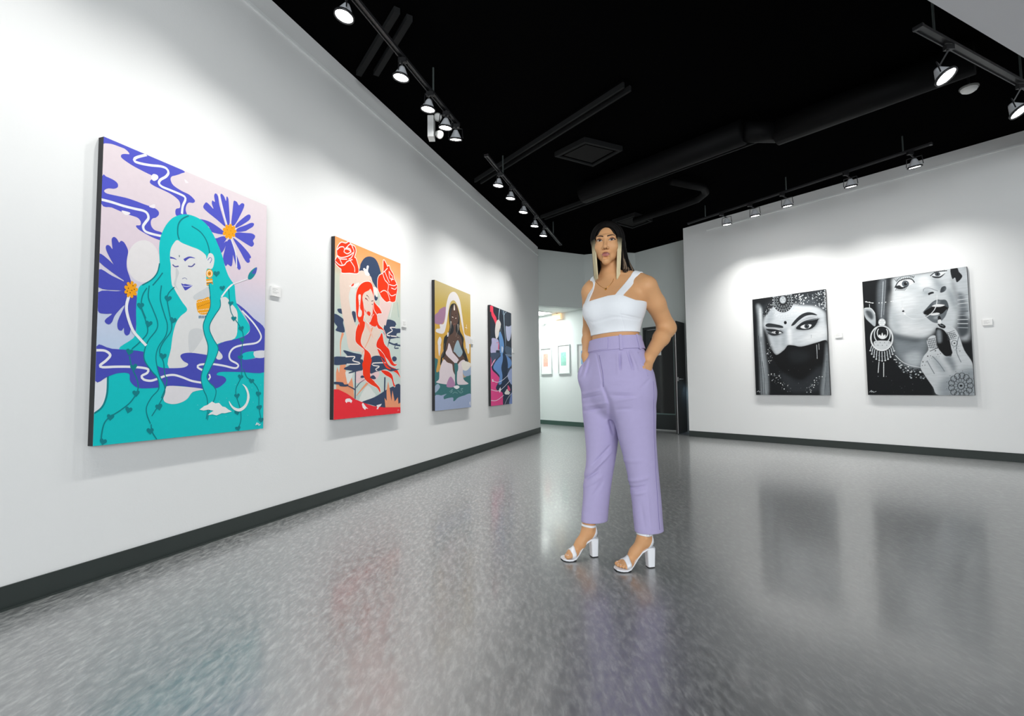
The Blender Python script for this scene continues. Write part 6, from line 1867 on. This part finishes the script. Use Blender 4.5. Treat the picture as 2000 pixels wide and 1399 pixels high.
fold((0.38, 1.0357), (0.3473, 0.9385), -0.005, 0.006, 2.6)
fold((0.4004, 1.0303), (0.3731, 0.9459), -0.005, 0.006, 2.6)
fold((0.3903, 1.0355), (0.3628, 0.946), 0.00375, 0.006, 2.6)
fold((0.4275, 1.0582), (0.444, 0.8889), -0.004375, 0.0035, 2.6)
fold((0.4418, 0.9015), (0.4701, 0.8183), -0.00875, 0.008, 2.6)
fold((0.4679, 0.8309), (0.5116, 0.6555), -0.01375, 0.01, 2.6)
fold((0.353, 0.8519), (0.4296, 0.8763), 0.00625, 0.007, 2.6)
fold((0.3551, 0.8291), (0.4341, 0.851), -0.00625, 0.006, 2.6)
fold((0.3593, 0.7887), (0.4612, 0.8127), 0.005, 0.007, 2.6)
fold((0.3639, 0.7659), (0.4581, 0.7875), -0.00625, 0.006, 2.6)
fold((0.4701, 0.8708), (0.5944, 0.8668), 0.005, 0.008, 2.6)
fold((0.4747, 0.8505), (0.5963, 0.844), -0.005, 0.006, 2.6)
fold((0.4867, 0.82), (0.6142, 0.8489), 0.00375, 0.008, 2.6)
fold((0.4984, 0.7795), (0.567, 0.7863), -0.00375, 0.008, 2.6)
fold((0.4812, 0.9112), (0.5699, 0.9051), 0.00375, 0.009, 2.6)
fold((0.6074, 0.8793), (0.6646, 0.9294), -0.00375, 0.007, 2.6)
fold((0.4073, 0.4943), (0.4932, 0.5868), -0.0075, 0.007, 2.68)
fold((0.4173, 0.4735), (0.503, 0.5555), 0.005, 0.007, 2.68)
fold((0.3743, 0.4145), (0.4382, 0.468), -0.00875, 0.006, 2.68)
fold((0.3747, 0.4377), (0.4549, 0.5145), 0.00625, 0.008, 2.68)
fold((0.363, 0.3733), (0.4532, 0.4368), 0.005, 0.008, 2.68)
fold((0.3823, 0.2959), (0.4578, 0.4109), -0.005, 0.009, 2.68)
fold((0.5752, 0.3919), (0.6399, 0.4107), -0.0075, 0.006, 2.56)
fold((0.5662, 0.4262), (0.6509, 0.4496), 0.00625, 0.008, 2.56)
fold((0.5843, 0.3626), (0.6391, 0.3814), 0.005, 0.007, 2.56)
fold((0.5339, 0.5219), (0.6135, 0.5333), 0.00375, 0.01, 2.56)
fold((0.6201, 0.3136), (0.6343, 0.202), -0.00375, 0.008, 2.56)
fold((0.6467, 0.3862), (0.6589, 0.2017), 0.00375, 0.009, 2.56)
pv.f = np.maximum(pv.f, z - 1.134 - .055 * ((x - .533) * .669 - (y - 2.57) * .743)).astype(np.float32)
hemz = np.where(x < .545, .192, .176); pv.f = np.maximum(pv.f, hemz - z).astype(np.float32)
Vp, Fp_ = pv.mesh(); trousers = shaded('trousers', Vp, Fp_, M_lilac, person, ORG)
pb = BVHTree.FromPolygons([Vector(q) for q in Vp], Fp_.tolist())
def band(name, z0, z1, a0, a1, off, th, m, parent, n=40, tab=PELV):
    """piece of a waistband: angles from her left side (0) over the front (90)"""
    vs = []; fs = []
    for i in range(n + 1):
        A = math.radians(a0 + (a1 - a0) * i / n)
        for zz, o in ((z0, off), (z1, off), (z1, off + th), (z0, off + th)):
            cx, cy, a, b, w = loft_at(tab, zz); w = math.radians(float(w)); uu, vv = (a + o) * math.cos(A), (b + o) * math.sin(A)
            vs.append(Vector((float(cx) + uu * math.cos(w) - vv * math.sin(w), float(cy) - uu * math.sin(w) - vv * math.cos(w), zz + .055 * uu)) - ORG)
    for i in range(n):
        for j in range(4): a_, b_ = i * 4 + j, i * 4 + (j + 1) % 4; fs.append((a_, a_ + 4, b_ + 4, b_))
    fs += [(0, 1, 2, 3), (n * 4 + 3, n * 4 + 2, n * 4 + 1, n * 4)]
    return link_mesh(name, vs, fs, m, parent)
band('waistband', 1.072, 1.139, 0, 360, -.001, .005, M_lilac, trousers, 72)
band('waist_tab', 1.078, 1.135, 76, 146, .004, .004, M_lilac, trousers)
for A in (50, 8, 160): band('belt_loop', 1.066, 1.143, A - 2.6, A + 2.6, .004, .004, M_lilac, trousers, 4)
def seam(name, pts, r, m, parent):
    if name == 'pocket_seam': name, r, m = 'pocket_edge', .0026, M_lilac
    W = []
    for px_, pz_ in pts:
        h = pb.ray_cast(Vector((px_, 2.2, pz_)), Vector((0, 1, 0)))
        if h[0] is not None: W.append(h[0] - ORG + Vector((0, -.0006, 0)))
    return MB().tube(W, r, 6).build(name, m, parent, True)
seam('fly_seam', [(0.4375, 1.0505), (0.4388, 1.0348), (0.4402, 1.0192), (0.4415, 1.0036), (0.4428, 0.988), (0.4442, 0.9724), (0.4455, 0.9569), (0.4457, 0.9459), (0.4459, 0.935), (0.4461, 0.9241), (0.4462, 0.9132), (0.4464, 0.9023), (0.4466, 0.8914)], 0.0011, M_lilac_dark, trousers)
seam('pocket_seam', [(0.6146, 1.0583), (0.6177, 1.0483), (0.6208, 1.0383), (0.6238, 1.0283), (0.6269, 1.0183), (0.6299, 1.0083), (0.633, 0.9984), (0.636, 0.9888), (0.6391, 0.9792), (0.6421, 0.9697), (0.6452, 0.9601), (0.6482, 0.9506), (0.6513, 0.941)], 0.0013, M_lilac_dark, trousers)
seam('side_seam', [(0.6818, 0.9164), (0.6824, 0.8932), (0.683, 0.8701), (0.6837, 0.847), (0.6843, 0.8239), (0.6849, 0.8008), (0.6856, 0.7778), (0.6862, 0.7568), (0.6869, 0.7359), (0.6876, 0.715), (0.6883, 0.6942), (0.689, 0.6733), (0.6897, 0.6525), (0.6908, 0.6192), (0.692, 0.586), (0.6932, 0.5528), (0.6943, 0.5197), (0.6955, 0.4866), (0.6967, 0.4535), (0.6976, 0.4288), (0.6986, 0.4041), (0.6996, 0.3794), (0.7006, 0.3547), (0.7015, 0.3301), (0.7025, 0.3055), (0.7032, 0.2871), (0.704, 0.2687), (0.7047, 0.2503), (0.7054, 0.2319), (0.7061, 0.2135), (0.7069, 0.1951)], 0.001, M_lilac_dark, trousers)

# --- sandals
fsel = Vb[Fb[:, 0], 2] < .24; fused, finv = np.unique(Fb[fsel].ravel(), return_inverse=True)
fbvh = BVHTree.FromPolygons([Vector(v) for v in Vb[fused]], finv.reshape(-1, 4).tolist())
def sandal(key, label):
    P = lambda s, t, z: Vector(fpt(key, s, t, z)) - ORG
    sh = thing('sandal', (0, 0, 0), None, None); sh.parent = person; sh['label'] = label
    prof = [(-.004, .098, .010), (.002, .098, .020), (.010, .099, .026), (.022, .100, .0285), (.045, .099, .029), (.07, .086, .026), (.095, .060, .026), (.12, .032, .032), (.14, .017, .040), (.16, .012, .043), (.18, .012, .040), (.195, .013, .032), (.205, .014, .018)]
    def slab(th0, dz, grow, m, name):
        vs = []; fs = []
        for s, z, w in prof:
            w += grow; zt, zb = z + dz, max(z + dz - th0, .0005)
            vs += [P(s, -w, zt), P(s, w, zt), P(s, w, zb), P(s, -w, zb)]
        n = len(prof)
        for i in range(n - 1):
            for j in range(4): a_, b_ = i * 4 + j, i * 4 + (j + 1) % 4; fs.append((a_, b_, b_ + 4, a_ + 4))
        fs += [(3, 2, 1, 0), tuple((n - 1) * 4 + j for j in range(4))]
        o = link_mesh(name, vs, fs, m, sh); return o
    slab(.0075, 0, 0, M_shoe, 'sole')
    tr = [(s, z, w) for s, z, w in prof if s > .135]; vs = []; fs = []
    for s, z, w in tr: vs += [P(s, -w + .001, .0045), P(s, w - .001, .0045), P(s, w - .001, 0), P(s, -w + .001, 0)]
    for i in range(len(tr) - 1):
        for j in range(4): a_, b_ = i * 4 + j, i * 4 + (j + 1) % 4; fs.append((a_, b_, b_ + 4, a_ + 4))
    link_mesh('outsole', vs, fs, M_sole, sh)
    def blk(z0, z1, k0, k1, m, name):
        vs = []; rows = 5
        for r in range(rows + 1):
            t = r / rows; z = z0 + (z1 - z0) * t; k = k0 + (k1 - k0) * t
            for i in range(16):
                a = 2 * PI * i / 16; c, s_ = math.cos(a), math.sin(a); ex = 2 / 4.5; px_ = abs(c) ** ex * math.copysign(1, c) * .0225 * k; py_ = abs(s_) ** ex * math.copysign(1, s_) * .0225 * k
                vs.append(P(.0185 + px_ - .001 * (1 - t), py_, z))
        fs = [(r * 16 + i, r * 16 + (i + 1) % 16, (r + 1) * 16 + (i + 1) % 16, (r + 1) * 16 + i) for r in range(rows) for i in range(16)] + [tuple(range(15, -1, -1)), tuple(range(rows * 16, rows * 16 + 16))]
        o = link_mesh(name, vs, fs, m, sh); return o
    blk(.005, .094, .82, 1.0, M_shoe, 'block_heel'); blk(0, .005, .84, .84, M_sole, 'heel_tip')
    def fit(c, d, lim, off):
        h = fbvh.ray_cast(c + d * lim, -d); r = (h[0] - c).length if h[0] is not None and (h[0] - c).dot(d) > 0 else lim * .6
        return c + d * (r + off)
    def wrap(name, rows, angs, th, closed=False):
        """rows: functions angle -> (centre, direction, limit); a thin band laid round the foot"""
        vs = []; fs = []; n = len(angs)
        for A in angs:
            q = [r(A) for r in rows]
            vs += [fit(*x, .0008) - ORG for x in q] + [fit(*x, .0008 + th) - ORG for x in reversed(q)]
        m = len(rows) * 2
        for i in range(n if closed else n - 1):
            for j in range(m): a_, b_ = i * m + j, i * m + (j + 1) % m; a2, b2 = (((i + 1) % n) * m + j), (((i + 1) % n) * m + (j + 1) % m); fs.append((a_, b_, b2, a2))
        if not closed: fs += [tuple(range(m)), tuple((n - 1) * m + m - 1 - j for j in range(m))]
        return link_mesh(name, vs, fs, M_shoe, sh, True)
    Pw = lambda s, t, z: Vector(fpt(key, s, t, z)); ds, dt = (Pw(1, 0, 0) - Pw(0, 0, 0)).normalized(), (Pw(0, 1, 0) - Pw(0, 0, 0)).normalized(); dz = Vector((0, 0, 1))
    def toe_row(s_, k): return lambda A: (Pw(s_, 0, .016) , (dt * math.cos(A) + dz * math.sin(A)).normalized(), .09)
    wrap('toe_strap', [toe_row(.138, 0), toe_row(.146, 0), toe_row(.154, 0), toe_row(.161, 0)], [math.radians(-6 + 192 * i / 24) for i in range(25)], .0025)
    def ring_row(zz): return lambda A: (Pw(.046, 0, zz + .004 * math.cos(A)), ds * math.cos(A) + dt * math.sin(A), .08)
    wrap('ankle_strap', [ring_row(.160), ring_row(.1655), ring_row(.171)], [2 * PI * i / 36 for i in range(36)], .0025, True)
    def cnt_row(k): return lambda A: (Pw(.036, 0, .100 + k * max(.006, .066 * max(0, -math.cos(A)) ** .7)), ds * math.cos(A) + dt * math.sin(A), .08)
    wrap('heel_counter', [cnt_row(k / 5) for k in range(6)], [math.radians(84 + 192 * i / 24) for i in range(25)], .003)
    if key == 'left':
        c = P(.046, .0385, .1655); d = (P(1, 0, 0) - P(0, 0, 0)).normalized(); e = Vector((0, 0, 1)); w, h = .0075, .0075
        q = [c + d * w + e * h, c - d * w + e * h, c - d * w - e * h, c + d * w - e * h, c + d * w + e * h]; MB().tube(q, .0012, 6).build('buckle', M_steel, sh)
sandal('right', 'white block-heeled sandal on the foot set further back'); sandal('left', 'white block-heeled sandal on the front foot, with a small buckle')
# --- necklace
def onchest(px_, pz_): 
    h = bvh.ray_cast(Vector((px_, 2.2, pz_)), Vector((0, 1, 0))); return (h[0] if h[0] is not None else Vector((px_, 2.51, pz_))) - ORG + Vector((0, -.0015, 0))
ch = [onchest(px_, pz_) for px_, pz_ in ((.447, 1.445), (.452, 1.428), (.460, 1.412), (.470, 1.398), (.480, 1.391), (.492, 1.398), (.505, 1.411), (.517, 1.426), (.524, 1.442))]
nk = MB().tube(ch, .0009, 6).build('necklace', M_gold, person, True)
MB().lathe([(0, -.0015), (.0045, -.001), (.0055, .0005), (0, .002)], Matrix.Translation(onchest(.480, 1.386) + Vector((0, -.002, 0))) @ Matrix.Rotation(PI / 2, 4, 'X'), 12).build('pendant', M_gold, nk, True)
